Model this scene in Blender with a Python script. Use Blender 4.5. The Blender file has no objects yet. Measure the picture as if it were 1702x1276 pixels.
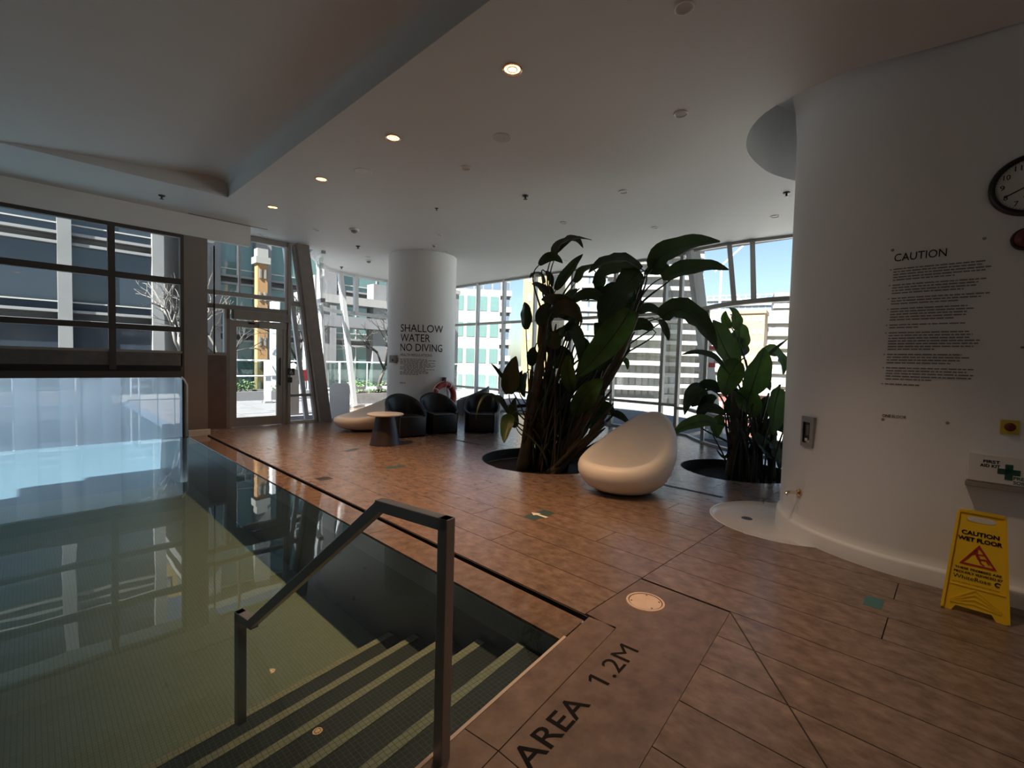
import bpy, bmesh, math, random
from mathutils import Vector, Matrix, geometry
random.seed(11)
PI = math.pi
D = bpy.data
COL = bpy.context.scene.collection
SC = bpy.context.scene

# ------------------------------------------------------------------ camera
cam_d = D.cameras.new('camera')
cam = D.objects.new('camera', cam_d)
COL.objects.link(cam)
SC.camera = cam
cam_d.sensor_width = 36.0
cam_d.lens = 776.37 / 1702 * 36.0
cam_d.clip_start = 0.05
cam_d.clip_end = 3000
EYE = 1.5
cam.matrix_world = Matrix((
    (0.69423, 0.01483, -0.71960, 0.0),
    (-0.71922, 0.05265, -0.69278, 0.0),
    (0.02761, 0.99850, 0.04722, EYE),
    (0, 0, 0, 1)))

# ------------------------------------------------------------------ sky, sun, exposure
world = D.worlds.new('sky')
SC.world = world
world.use_nodes = True
wn = world.node_tree
for n in list(wn.nodes):
    wn.nodes.remove(n)
sky = wn.nodes.new('ShaderNodeTexSky')
sky.sky_type = 'NISHITA'
sky.sun_disc = False
sky.sun_elevation = math.radians(46)
sky.sun_rotation = math.radians(262)
sky.air_density = 1.0
sky.dust_density = 1.2
sky.ozone_density = 1.0
bgn = wn.nodes.new('ShaderNodeBackground')
bgn.inputs['Strength'].default_value = 0.073
won = wn.nodes.new('ShaderNodeOutputWorld')
wn.links.new(sky.outputs[0], bgn.inputs[0])
wn.links.new(bgn.outputs[0], won.inputs[0])

sun_d = D.lights.new('sun', 'SUN')
sun_d.energy = 12.0
sun_d.angle = math.radians(0.6)
sun_d.color = (1.0, 0.965, 0.91)
sun = D.objects.new('sun', sun_d)
COL.objects.link(sun)
sun.rotation_euler = Vector((0.66, 0.17, -0.73)).to_track_quat('-Z', 'Y').to_euler()

vs = SC.view_settings
vs.view_transform = 'Standard'
vs.look = 'None'
vs.gamma = 1.0
vs.exposure = 1.55
vs.use_curve_mapping = False
LAMP_POWER = 138.0
SC.cycles.max_bounces = 14
SC.cycles.diffuse_bounces = 6
SC.cycles.transparent_max_bounces = 24
SC.cycles.sample_clamp_indirect = 6.0
SC.cycles.caustics_reflective = False
SC.cycles.caustics_refractive = False
SC.cycles.use_denoising = True

# ------------------------------------------------------------------ helpers
class MB:
    """collects shapes into one mesh"""
    def __init__(s):
        s.v = []; s.f = []
    def add(s, vs_, fs_):
        o = len(s.v)
        s.v += [tuple(p) for p in vs_]
        s.f += [tuple(i + o for i in f) for f in fs_]
        return s
    def box(s, x0, x1, y0, y1, z0, z1):
        return s.add([(x0, y0, z0), (x1, y0, z0), (x1, y1, z0), (x0, y1, z0), (x0, y0, z1), (x1, y0, z1), (x1, y1, z1), (x0, y1, z1)],
                     [(0, 3, 2, 1), (4, 5, 6, 7), (0, 1, 5, 4), (1, 2, 6, 5), (2, 3, 7, 6), (3, 0, 4, 7)])
    def bar(s, p0, p1, w, h, side=None):
        """rectangular bar p0-p1; w across `side`, h across the third axis"""
        p0 = Vector(p0); p1 = Vector(p1); d = (p1 - p0).normalized()
        if side is None:
            side = Vector((0, 0, 1)).cross(d)
            if side.length < 1e-4: side = Vector((1, 0, 0))
        a = Vector(side); a = (a - d * a.dot(d)).normalized(); b = d.cross(a)
        a = a * w / 2; b = b * h / 2
        q = [p0 - a - b, p0 + a - b, p0 + a + b, p0 - a + b, p1 - a - b, p1 + a - b, p1 + a + b, p1 - a + b]
        return s.add(q, [(0, 3, 2, 1), (4, 5, 6, 7), (0, 1, 5, 4), (1, 2, 6, 5), (2, 3, 7, 6), (3, 0, 4, 7)])
    def tube(s, pts, r, n=8, closed=False):
        pts = [Vector(p) for p in pts]
        rs = r if isinstance(r, (list, tuple)) else [r] * len(pts)
        o = len(s.v); m = len(pts); prev = None
        for i, p in enumerate(pts):
            if closed: t = pts[(i + 1) % m] - pts[i - 1]
            else: t = pts[min(i + 1, m - 1)] - pts[max(i - 1, 0)]
            t.normalize()
            if prev is None:
                a = t.orthogonal().normalized()
            else:
                a = (prev - t * prev.dot(t))
                a = a.normalized() if a.length > 1e-6 else t.orthogonal().normalized()
            prev = a; b = t.cross(a)
            for k in range(n):
                an = 2 * PI * k / n
                s.v.append(tuple(p + (a * math.cos(an) + b * math.sin(an)) * rs[i]))
        for i in range(m if closed else m - 1):
            j = (i + 1) % m
            for k in range(n):
                k2 = (k + 1) % n
                s.f.append((o + i * n + k, o + i * n + k2, o + j * n + k2, o + j * n + k))
        if not closed:
            s.f.append(tuple(o + k for k in range(n))[::-1])
            s.f.append(tuple(o + (m - 1) * n + k for k in range(n)))
        return s
    def lathe(s, prof, n=32, c=(0, 0, 0), sx=1, sy=1, a0=0, a1=2 * PI):
        full = abs(a1 - a0 - 2 * PI) < 1e-6
        cols = n if full else n + 1
        o = len(s.v)
        for (r, z) in prof:
            for k in range(cols):
                a = a0 + (a1 - a0) * k / n
                s.v.append((c[0] + r * math.cos(a) * sx, c[1] + r * math.sin(a) * sy, c[2] + z))
        for i in range(len(prof) - 1):
            for k in range(n):
                k2 = (k + 1) % cols
                s.f.append((o + i * cols + k, o + i * cols + k2, o + (i + 1) * cols + k2, o + (i + 1) * cols + k))
        return s
    def prism(s, poly, z0, z1):
        n = len(poly)
        v = [(x, y, z0) for x, y in poly] + [(x, y, z1) for x, y in poly]
        return s.add(v, [tuple(range(n))[::-1], tuple(range(n, 2 * n))] + [(i, (i + 1) % n, n + (i + 1) % n, n + i) for i in range(n)])
    def sheet(s, polys, z, up=True):
        """flat sheet; polys = [outer, hole, hole ...]"""
        pl = [[Vector((x, y, 0)) for x, y in p] for p in polys]
        tris = geometry.tessellate_polygon(pl)
        flat = [(q.x, q.y, z) for p in pl for q in p]
        return s.add(flat, [tuple(t) for t in tris])
    def grid(s, rows):
        """rows of equal-length point lists"""
        o = len(s.v); m = len(rows[0])
        for r in rows: s.v += [tuple(p) for p in r]
        for i in range(len(rows) - 1):
            for k in range(m - 1):
                s.f.append((o + i * m + k, o + i * m + k + 1, o + (i + 1) * m + k + 1, o + (i + 1) * m + k))
        return s
    def mesh(s, name, mat=None, smooth=False, angle=None):
        me = D.meshes.new(name)
        me.from_pydata(s.v, [], s.f)
        me.validate()
        if mat: me.materials.append(mat)
        if smooth:
            for p in me.polygons: p.use_smooth = True
            if angle:
                bm = bmesh.new(); bm.from_mesh(me)
                for e in bm.edges:
                    if len(e.link_faces) == 2 and e.calc_face_angle(0) > angle: e.smooth = False
                bm.to_mesh(me); bm.free()
        me.update()
        return me
    def build(s, name, mat, parent=None, smooth=False, angle=None, fix=True, bevel=0):
        me = s.mesh(name, mat, False)
        bm = bmesh.new(); bm.from_mesh(me)
        if fix: bmesh.ops.recalc_face_normals(bm, faces=bm.faces)
        if bevel:
            bmesh.ops.bevel(bm, geom=[e for e in bm.edges if len(e.link_faces) == 2 and e.calc_face_angle(0) > 0.6], offset=bevel, segments=2, affect='EDGES', profile=0.5)
        if smooth:
            for f in bm.faces: f.smooth = True
            if angle:
                for e in bm.edges:
                    if len(e.link_faces) == 2 and e.calc_face_angle(0) > angle: e.smooth = False
        bm.to_mesh(me); bm.free()
        return link(name, me, parent)

def link(name, me, parent=None):
    o = D.objects.new(name, me)
    COL.objects.link(o)
    if parent is not None: o.parent = parent
    return o

def tag(o, label=None, cat=None, group=None, kind=None):
    if label: o['label'] = label
    if cat: o['category'] = cat
    if group: o['group'] = group
    if kind: o['kind'] = kind
    return o

def thing(name, label, cat, loc=(0, 0, 0), rz=0, group=None):
    o = D.objects.new(name, None)
    COL.objects.link(o)
    o.location = loc; o.rotation_euler = (0, 0, rz)
    o.empty_display_size = 0.1
    return tag(o, label, cat, group)

def root(name, kind='structure', loc=(0, 0, 0)):
    o = D.objects.new(name, None)
    COL.objects.link(o); o.location = loc; o['kind'] = kind
    return o

def copy_tree(o, parent=None):
    c = o.copy(); COL.objects.link(c); c.parent = parent
    for ch in list(o.children): copy_tree(ch, c)
    return c

def catmull(pts, n=6, closed=False):
    P = [Vector(p) for p in pts]; out = []; m = len(P)
    rng = range(m if closed else m - 1)
    for i in rng:
        p0 = P[i - 1] if (closed or i > 0) else P[0] * 2 - P[1]
        p1 = P[i]; p2 = P[(i + 1) % m]
        p3 = P[(i + 2) % m] if (closed or i + 2 < m) else p2 * 2 - p1
        for k in range(n):
            t = k / n
            out.append(0.5 * ((2 * p1) + (p2 - p0) * t + (2 * p0 - 5 * p1 + 4 * p2 - p3) * t * t + (3 * p1 - p0 - 3 * p2 + p3) * t ** 3))
    if not closed: out.append(P[-1])
    return out

def text_mb(body, width=None, height=None, extrude=0.001, align='LEFT', spacing=1.0, offset=0.0):
    """returns a list of vertices (u, v, w) and faces of lettering scaled to width x cap height, origin bottom-left"""
    cu = D.curves.new('lettering', 'FONT')
    cu.body = body; cu.size = 1.0; cu.extrude = 0.0; cu.resolution_u = 3
    cu.space_character = spacing
    cu.offset = offset
    cu.align_x = align
    o = D.objects.new('lettering', cu)
    COL.objects.link(o)
    dg = bpy.context.evaluated_depsgraph_get()
    dg.update()
    me = D.meshes.new_from_object(o.evaluated_get(dg))
    D.objects.remove(o); D.curves.remove(cu)
    vs_ = [v.co.copy() for v in me.vertices]; fs_ = [tuple(p.vertices) for p in me.polygons]
    D.meshes.remove(me)
    x0 = min(v.x for v in vs_); x1 = max(v.x for v in vs_); y0 = min(v.y for v in vs_); y1 = max(v.y for v in vs_)
    sy = (height / (y1 - y0)) if height else (width / (x1 - x0))
    sx = (width / (x1 - x0)) if width else sy
    v2 = [((v.x - x0) * sx, (v.y - y0) * sy, 0.0) for v in vs_]
    return v2, fs_

def letter(mb, body, fmap, u0, v0, width=None, height=None, offset=0.0, spacing=1.0):
    vs_, fs_ = text_mb(body, width, height, offset=offset, spacing=spacing)
    mb.add([fmap(u0 + u, v0 + v) for u, v, w in vs_], fs_)
    return max(u for u, v, w in vs_)

# ------------------------------------------------------------------ materials
def mat(name, color, rough=0.5, metal=0.0, spec=None, noise=None, bump=0.0, bscale=40, emit=None, coat=0.0, var=0.0, coord='Object', stretch=(1, 1, 1)):
    """principled material; noise=(scale, color2, contrast lo, hi); var = per-object tone variation"""
    m = D.materials.new(name); m.use_nodes = True
    nt = m.node_tree; b = nt.nodes['Principled BSDF']
    b.inputs['Roughness'].default_value = rough
    b.inputs['Metallic'].default_value = metal
    if spec is not None: b.inputs['Specular IOR Level'].default_value = spec
    if coat: b.inputs['Coat Weight'].default_value = coat
    c = (*color, 1)
    b.inputs['Base Color'].default_value = c
    src = None; tc = None
    if noise or bump:
        tc = nt.nodes.new('ShaderNodeTexCoord'); mp = nt.nodes.new('ShaderNodeMapping')
        mp.inputs['Scale'].default_value = stretch
        nt.links.new(tc.outputs[coord], mp.inputs[0])
        if var:
            oi = nt.nodes.new('ShaderNodeObjectInfo'); cx = nt.nodes.new('ShaderNodeCombineXYZ'); mu = nt.nodes.new('ShaderNodeMath'); mu.operation = 'MULTIPLY'
            mu.inputs[1].default_value = 37.0
            nt.links.new(oi.outputs['Random'], mu.inputs[0]); nt.links.new(mu.outputs[0], cx.inputs[0]); nt.links.new(mu.outputs[0], cx.inputs[2])
            nt.links.new(cx.outputs[0], mp.inputs['Location'])
    if noise:
        sc, c2, lo, hi = noise
        nz = nt.nodes.new('ShaderNodeTexNoise'); nz.inputs['Scale'].default_value = sc; nz.inputs['Detail'].default_value = 8; nz.inputs['Roughness'].default_value = 0.62
        nt.links.new(mp.outputs[0], nz.inputs['Vector'])
        rp = nt.nodes.new('ShaderNodeValToRGB')
        rp.color_ramp.elements[0].position = lo; rp.color_ramp.elements[1].position = hi
        rp.color_ramp.elements[0].color = c; rp.color_ramp.elements[1].color = (*c2, 1)
        nt.links.new(nz.outputs['Fac'], rp.inputs[0]); src = rp.outputs[0]
        nt.links.new(src, b.inputs['Base Color'])
    if var:
        oi = nt.nodes.new('ShaderNodeObjectInfo'); mr = nt.nodes.new('ShaderNodeMapRange')
        mr.inputs['To Min'].default_value = 1 - var; mr.inputs['To Max'].default_value = 1 + var
        nt.links.new(oi.outputs['Random'], mr.inputs[0])
        hs = nt.nodes.new('ShaderNodeHueSaturation'); hs.inputs['Color'].default_value = c
        nt.links.new(mr.outputs[0], hs.inputs['Value'])
        if src: nt.links.new(src, hs.inputs['Color'])
        nt.links.new(hs.outputs[0], b.inputs['Base Color'])
    if bump:
        nb = nt.nodes.new('ShaderNodeTexNoise'); nb.inputs['Scale'].default_value = bscale; nb.inputs['Detail'].default_value = 5
        nt.links.new(mp.outputs[0], nb.inputs['Vector'])
        bp = nt.nodes.new('ShaderNodeBump'); bp.inputs['Strength'].default_value = bump; bp.inputs['Distance'].default_value = 0.01
        nt.links.new(nb.outputs['Fac'], bp.inputs['Height']); nt.links.new(bp.outputs[0], b.inputs['Normal'])
    if emit:
        b.inputs['Emission Color'].default_value = (*emit[0], 1); b.inputs['Emission Strength'].default_value = emit[1]
    return m

def glass_mat(name, tint=(0.9, 0.95, 0.94), ior=1.5, rough=0.0, wave=None):
    """clear sheet: transparent and mirror mixed by Fresnel"""
    m = D.materials.new(name); m.use_nodes = True
    nt = m.node_tree
    for n in list(nt.nodes): nt.nodes.remove(n)
    out = nt.nodes.new('ShaderNodeOutputMaterial'); mx = nt.nodes.new('ShaderNodeMixShader')
    tr = nt.nodes.new('ShaderNodeBsdfTransparent'); gl = nt.nodes.new('ShaderNodeBsdfGlossy'); fr = nt.nodes.new('ShaderNodeLayerWeight')
    tr.inputs[0].default_value = (*tint, 1); gl.inputs['Roughness'].default_value = rough; f0 = ((ior - 1) / (ior + 1)) ** 2
    pw = nt.nodes.new('ShaderNodeMath'); pw.operation = 'POWER'; pw.inputs[1].default_value = 5.0
    ma = nt.nodes.new('ShaderNodeMath'); ma.operation = 'MULTIPLY_ADD'; ma.inputs[1].default_value = 1 - f0; ma.inputs[2].default_value = f0
    nt.links.new(fr.outputs['Facing'], pw.inputs[0]); nt.links.new(pw.outputs[0], ma.inputs[0])
    gl.inputs[0].default_value = (0.95, 0.97, 0.97, 1)
    nt.links.new(ma.outputs[0], mx.inputs[0]); nt.links.new(tr.outputs[0], mx.inputs[1]); nt.links.new(gl.outputs[0], mx.inputs[2])
    nt.links.new(mx.outputs[0], out.inputs[0])
    if wave:
        tc = nt.nodes.new('ShaderNodeTexCoord'); mp = nt.nodes.new('ShaderNodeMapping'); mp.inputs['Scale'].default_value = wave[2]
        nz = nt.nodes.new('ShaderNodeTexNoise'); nz.inputs['Scale'].default_value = wave[0]; nz.inputs['Detail'].default_value = 2
        bp = nt.nodes.new('ShaderNodeBump'); bp.inputs['Strength'].default_value = wave[1]; bp.inputs['Distance'].default_value = 0.05
        nt.links.new(tc.outputs['Object'], mp.inputs[0]); nt.links.new(mp.outputs[0], nz.inputs['Vector'])
        nt.links.new(nz.outputs['Fac'], bp.inputs['Height'])
        nt.links.new(bp.outputs[0], gl.inputs['Normal']); nt.links.new(bp.outputs[0], fr.inputs['Normal'])
    return m

def mosaic_mat(name, color, grout, size, rough=0.35, var=0.25, wrapz=True):
    """small square mosaic tiles from the brick texture, laid on whichever plane the face lies in"""
    m = D.materials.new(name); m.use_nodes = True
    nt = m.node_tree; b = nt.nodes['Principled BSDF']; b.inputs['Roughness'].default_value = rough
    ge = nt.nodes.new('ShaderNodeNewGeometry'); tc = nt.nodes.new('ShaderNodeTexCoord')
    def brick(rot):
        mp = nt.nodes.new('ShaderNodeMapping'); mp.inputs['Rotation'].default_value = rot
        br = nt.nodes.new('ShaderNodeTexBrick'); br.offset = 0.0
        br.inputs['Scale'].default_value = 1.0; br.inputs['Brick Width'].default_value = size; br.inputs['Row Height'].default_value = size
        br.inputs['Mortar Size'].default_value = size * 0.06
        br.inputs['Color1'].default_value = (*color, 1); br.inputs['Color2'].default_value = (*[c * (1 + var) for c in color], 1); br.inputs['Mortar'].default_value = (*grout, 1)
        nt.links.new(tc.outputs['Object'], mp.inputs[0]); nt.links.new(mp.outputs[0], br.inputs['Vector'])
        return br.outputs['Color']
    a = brick((0, 0, 0)); v = brick((PI / 2, 0, 0)); w = brick((0, PI / 2, 0))
    sp = nt.nodes.new('ShaderNodeSeparateXYZ'); nt.links.new(ge.outputs['Normal'], sp.inputs[0])
    def absgt(o):
        x = nt.nodes.new('ShaderNodeMath'); x.operation = 'ABSOLUTE'; nt.links.new(o, x.inputs[0])
        y = nt.nodes.new('ShaderNodeMath'); y.operation = 'GREATER_THAN'; y.inputs[1].default_value = 0.6; nt.links.new(x.outputs[0], y.inputs[0]); return y.outputs[0]
    m1 = nt.nodes.new('ShaderNodeMix'); m1.data_type = 'RGBA'; m2 = nt.nodes.new('ShaderNodeMix'); m2.data_type = 'RGBA'
    nt.links.new(absgt(sp.outputs['Z']), m1.inputs[0]); nt.links.new(v, m1.inputs[6]); nt.links.new(a, m1.inputs[7])
    nt.links.new(absgt(sp.outputs['X']), m2.inputs[0]); nt.links.new(m1.outputs[2], m2.inputs[6]); nt.links.new(w, m2.inputs[7])
    nt.links.new(m2.outputs[2], b.inputs['Base Color'])
    return m

M = {}
M['paint'] = mat('white_paint', (0.82, 0.835, 0.845), 0.55, bump=0.03, bscale=120)
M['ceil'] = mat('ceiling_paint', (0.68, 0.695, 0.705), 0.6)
M['stone'] = mat('brown_stone', (0.100, 0.066, 0.050), 0.27, spec=0.6, noise=(12.0, (0.285, 0.20, 0.15), 0.26, 0.78), bump=0.15, bscale=26, var=0.05, stretch=(1.25, 0.8, 1))
M['stone_slab'] = mat('brown_stone_slab', (0.095, 0.063, 0.051), 0.36, noise=(9.0, (0.245, 0.175, 0.14), 0.25, 0.80), bump=0.12, bscale=18, var=0.06)
M['wet_stone'] = mat('wet_brown_stone', (0.10, 0.068, 0.053), 0.06, noise=(11.0, (0.27, 0.19, 0.145), 0.25, 0.80), bump=0.10, bscale=3.5, var=0.03)
M['joint'] = mat('dark_joint', (0.02, 0.016, 0.014), 0.8)
M['edge_stone'] = mat('pale_edge_stone', (0.55, 0.46, 0.40), 0.5)
M['tile_dark'] = mosaic_mat('dark_mosaic', (0.020, 0.025, 0.029), (0.085, 0.09, 0.09), 0.026)
M['tile_black'] = mosaic_mat('black_mosaic', (0.018, 0.022, 0.022), (0.035, 0.04, 0.04), 0.026)
M['tile_light'] = mosaic_mat('olive_mosaic', (0.20, 0.235, 0.195), (0.13, 0.15, 0.125), 0.026, var=0.12)
M['tile_nose'] = mosaic_mat('pale_mosaic', (0.30, 0.29, 0.22), (0.14, 0.13, 0.10), 0.026, var=0.15)
M['tile_band'] = mosaic_mat('grey_mosaic', (0.11, 0.125, 0.12), (0.08, 0.09, 0.085), 0.026, var=0.1)
M['tile_blue'] = mosaic_mat('blue_mosaic', (0.085, 0.118, 0.165), (0.10, 0.128, 0.165), 0.05, var=0.1)
M['water'] = glass_mat('pool_water', (0.74, 0.86, 0.84), 1.33, 0.0, wave=(1.6, 0.035, (1, 0.55, 1)))
M['glass'] = glass_mat('clear_glass', (0.93, 0.965, 0.96), 1.45)
M['glass_green'] = glass_mat('green_glass', (0.52, 0.63, 0.61), 1.5)
M['steel'] = mat('brushed_steel', (0.36, 0.345, 0.33), 0.34, 1.0, bump=0.05, bscale=60, stretch=(1, 1, 0.05))
M['dark_steel'] = mat('dark_bronze_steel', (0.20, 0.185, 0.175), 0.36, 1.0, bump=0.05, bscale=90)
M['rail_steel'] = mat('rail_steel', (0.42, 0.40, 0.385), 0.42, 0.85, bump=0.04, bscale=120)
M['chrome'] = mat('chrome', (0.75, 0.66, 0.52), 0.15, 1.0)
M['brass'] = mat('brass', (0.65, 0.48, 0.26), 0.2, 1.0)
M['frame'] = mat('grey_aluminium', (0.36, 0.345, 0.325), 0.42, 0.25)
M['frame_dark'] = mat('dark_aluminium', (0.085, 0.075, 0.07), 0.45, 0.3)
M['frame_white'] = mat('white_aluminium', (0.66, 0.68, 0.70), 0.4)
M['cladding'] = mat('taupe_cladding', (0.27, 0.245, 0.225), 0.5, noise=(6, (0.30, 0.275, 0.25), 0.4, 0.6))
M['brown_panel'] = mat('brown_panel', (0.16, 0.105, 0.085), 0.5, noise=(4, (0.20, 0.13, 0.10), 0.35, 0.65))
M['grey_panel'] = mat('weathered_grey_panel', (0.13, 0.12, 0.115), 0.55, noise=(5, (0.19, 0.175, 0.165), 0.35, 0.7))
M['rubber'] = mat('black_rubber', (0.012, 0.012, 0.012), 0.6)
M['black'] = mat('black_plastic', (0.012, 0.012, 0.013), 0.35)
M['leather'] = mat('black_leather', (0.012, 0.013, 0.014), 0.36, bump=0.05, bscale=90)
M['leather_lit'] = mat('lit_black_leather', (0.03, 0.032, 0.034), 0.42)  # lighter copy of the black leather, window light put into its colour
M['shell'] = mat('white_moulded_plastic', (0.86, 0.85, 0.82), 0.42)
M['shell_warm'] = mat('cream_moulded_plastic', (0.84, 0.80, 0.72), 0.45)
M['table_base'] = mat('brown_black_laminate', (0.030, 0.020, 0.019), 0.45)
M['table_top'] = mat('off_white_laminate', (0.62, 0.57, 0.52), 0.4)
M['ink'] = mat('black_lettering', (0.010, 0.009, 0.009), 0.85, spec=0.15)
M['ink_grey'] = mat('grey_lettering', (0.20, 0.185, 0.175), 0.7)
M['ink_green'] = mat('green_lettering', (0.01, 0.07, 0.05), 0.6)
M['ink_red'] = mat('red_lettering', (0.42, 0.02, 0.025), 0.5)
M['yellow'] = mat('yellow_plastic', (0.92, 0.58, 0.02), 0.38)
M['yellow_pale'] = mat('yellow_label', (0.62, 0.50, 0.06), 0.5)
M['red'] = mat('red_plastic', (0.50, 0.02, 0.02), 0.4)
M['dark_red'] = mat('dark_red_plastic', (0.12, 0.012, 0.012), 0.4)
M['buoy'] = mat('red_foam', (0.36, 0.025, 0.025), 0.5)
M['white_plastic'] = mat('white_plastic', (0.70, 0.70, 0.68), 0.45)
M['off_white'] = mat('off_white_metal', (0.62, 0.60, 0.55), 0.5)
M['teal'] = mat('teal_tape', (0.05, 0.16, 0.17), 0.6)
M['teal_dark'] = mat('dark_teal_tape', (0.035, 0.075, 0.075), 0.5)
M['cover'] = mat('beige_cover', (0.62, 0.47, 0.38), 0.45, noise=(6, (0.68, 0.53, 0.43), 0.4, 0.6))
M['soil'] = mat('dark_soil', (0.012, 0.010, 0.009), 0.9, spec=0.1, noise=(30, (0.05, 0.042, 0.036), 0.45, 0.75), bump=0.6, bscale=40)
M['basin'] = mat('white_basin', (0.66, 0.66, 0.66), 0.22)
M['bark'] = mat('brown_stem', (0.05, 0.036, 0.022), 0.75, noise=(9, (0.10, 0.075, 0.04), 0.35, 0.7), bump=0.5, bscale=25, stretch=(1, 1, 0.3))
M['petiole'] = mat('green_stalk', (0.022, 0.030, 0.014), 0.5)
M['grey_bark'] = mat('grey_bark', (0.035, 0.03, 0.027), 0.8, bump=0.3, bscale=25)
M['pale_bark'] = mat('pale_bark', (0.14, 0.125, 0.115), 0.8)
M['paver'] = mat('pale_paver', (0.1, 0.098, 0.106), 0.7, noise=(3, (0.122, 0.12, 0.128), 0.35, 0.65), var=0.06)
M['concrete'] = mat('grey_concrete', (0.125, 0.125, 0.13), 0.8, noise=(0.6, (0.155, 0.155, 0.16), 0.35, 0.65))
M['white_conc'] = mat('white_concrete', (0.22, 0.215, 0.205), 0.7)
M['office_glass'] = mat('dark_office_glass', (0.022, 0.030, 0.042), 0.08, spec=0.7)
M['teal_glass'] = mat('teal_office_glass', (0.080, 0.136, 0.132), 0.08, spec=0.8)
M['blue_glass'] = mat('blue_tower_glass', (0.08, 0.11, 0.155), 0.12, spec=0.7)
M['win_glass'] = mat('grey_window_glass', (0.17, 0.172, 0.17), 0.12, spec=0.6)
M['yellow_brick'] = mat('yellow_brick', (0.27, 0.185, 0.08), 0.85, noise=(8, (0.3, 0.21, 0.1), 0.4, 0.6))
M['tan_brick'] = mat('tan_brick', (0.17, 0.12, 0.082), 0.85, noise=(8, (0.19, 0.14, 0.095), 0.4, 0.6))
M['cream'] = mat('cream_facade', (0.2, 0.18, 0.145), 0.8)
M['pink_stone'] = mat('pinkish_stone', (0.16, 0.14, 0.14), 0.8, noise=(2, (0.19, 0.165, 0.16), 0.4, 0.6))
M['brick_red'] = mat('red_brick', (0.11, 0.04, 0.03), 0.85)
M['ground'] = mat('city_ground', (0.33, 0.325, 0.31), 0.9, noise=(0.05, (0.40, 0.39, 0.37), 0.4, 0.6))
M['asphalt'] = mat('asphalt', (0.13, 0.13, 0.13), 0.9)
M['white_sill'] = mat('white_sill', (0.17, 0.17, 0.172), 0.7)
M['orange_brick'] = mat('orange_brick', (0.26, 0.145, 0.06), 0.85)
M['shrub'] = mat('shrub_leaves', (0.03, 0.075, 0.018), 0.6, noise=(14, (0.08, 0.14, 0.03), 0.4, 0.65))

def leaf_mat(name, c1, c2, trans=0.25):
    m = D.materials.new(name); m.use_nodes = True
    nt = m.node_tree; b = nt.nodes['Principled BSDF']; out = nt.nodes['Material Output']
    b.inputs['Roughness'].default_value = 0.38
    tc = nt.nodes.new('ShaderNodeTexCoord'); nz = nt.nodes.new('ShaderNodeTexNoise'); nz.inputs['Scale'].default_value = 5; nz.inputs['Detail'].default_value = 4
    rp = nt.nodes.new('ShaderNodeValToRGB'); rp.color_ramp.elements[0].color = (*c1, 1); rp.color_ramp.elements[1].color = (*c2, 1)
    rp.color_ramp.elements[0].position = 0.3; rp.color_ramp.elements[1].position = 0.75
    nt.links.new(tc.outputs['Object'], nz.inputs['Vector']); nt.links.new(nz.outputs['Fac'], rp.inputs[0]); nt.links.new(rp.outputs[0], b.inputs['Base Color'])
    tl = nt.nodes.new('ShaderNodeBsdfTranslucent'); mx = nt.nodes.new('ShaderNodeMixShader'); mx.inputs[0].default_value = trans
    nt.links.new(rp.outputs[0], tl.inputs[0])
    nt.links.new(b.outputs[0], mx.inputs[1]); nt.links.new(tl.outputs[0], mx.inputs[2]); nt.links.new(mx.outputs[0], out.inputs[0])
    return m
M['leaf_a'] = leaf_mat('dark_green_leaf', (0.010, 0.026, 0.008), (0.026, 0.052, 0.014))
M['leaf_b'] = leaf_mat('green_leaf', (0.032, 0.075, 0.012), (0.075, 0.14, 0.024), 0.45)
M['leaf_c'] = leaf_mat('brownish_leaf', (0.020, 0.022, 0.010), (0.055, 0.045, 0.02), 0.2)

def vinyl_mat():
    m = D.materials.new('hazy_vinyl'); m.use_nodes = True
    nt = m.node_tree
    for n in list(nt.nodes): nt.nodes.remove(n)
    out = nt.nodes.new('ShaderNodeOutputMaterial')
    tr = nt.nodes.new('ShaderNodeBsdfTransparent'); tr.inputs[0].default_value = (0.80, 0.87, 0.90, 1)
    tl = nt.nodes.new('ShaderNodeBsdfTranslucent'); tl.inputs[0].default_value = (0.86, 0.93, 0.97, 1)
    gl = nt.nodes.new('ShaderNodeBsdfGlossy'); gl.inputs['Roughness'].default_value = 0.073
    m1 = nt.nodes.new('ShaderNodeMixShader'); oi = nt.nodes.new('ShaderNodeObjectInfo'); mr = nt.nodes.new('ShaderNodeMapRange'); mr.inputs['To Min'].default_value = 0.66; mr.inputs['To Max'].default_value = 0.94
    nt.links.new(oi.outputs['Random'], mr.inputs[0]); nt.links.new(mr.outputs[0], m1.inputs[0])
    m2 = nt.nodes.new('ShaderNodeMixShader'); m2.inputs[0].default_value = 0.06
    nt.links.new(tr.outputs[0], m1.inputs[1]); nt.links.new(tl.outputs[0], m1.inputs[2])
    nt.links.new(m1.outputs[0], m2.inputs[1]); nt.links.new(gl.outputs[0], m2.inputs[2]); nt.links.new(m2.outputs[0], out.inputs[0])
    return m
M['vinyl'] = vinyl_mat()
M['backlit'] = leaf_mat('white_translucent_sheet', (0.80, 0.82, 0.84), (0.84, 0.86, 0.88), 0.62)
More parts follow.
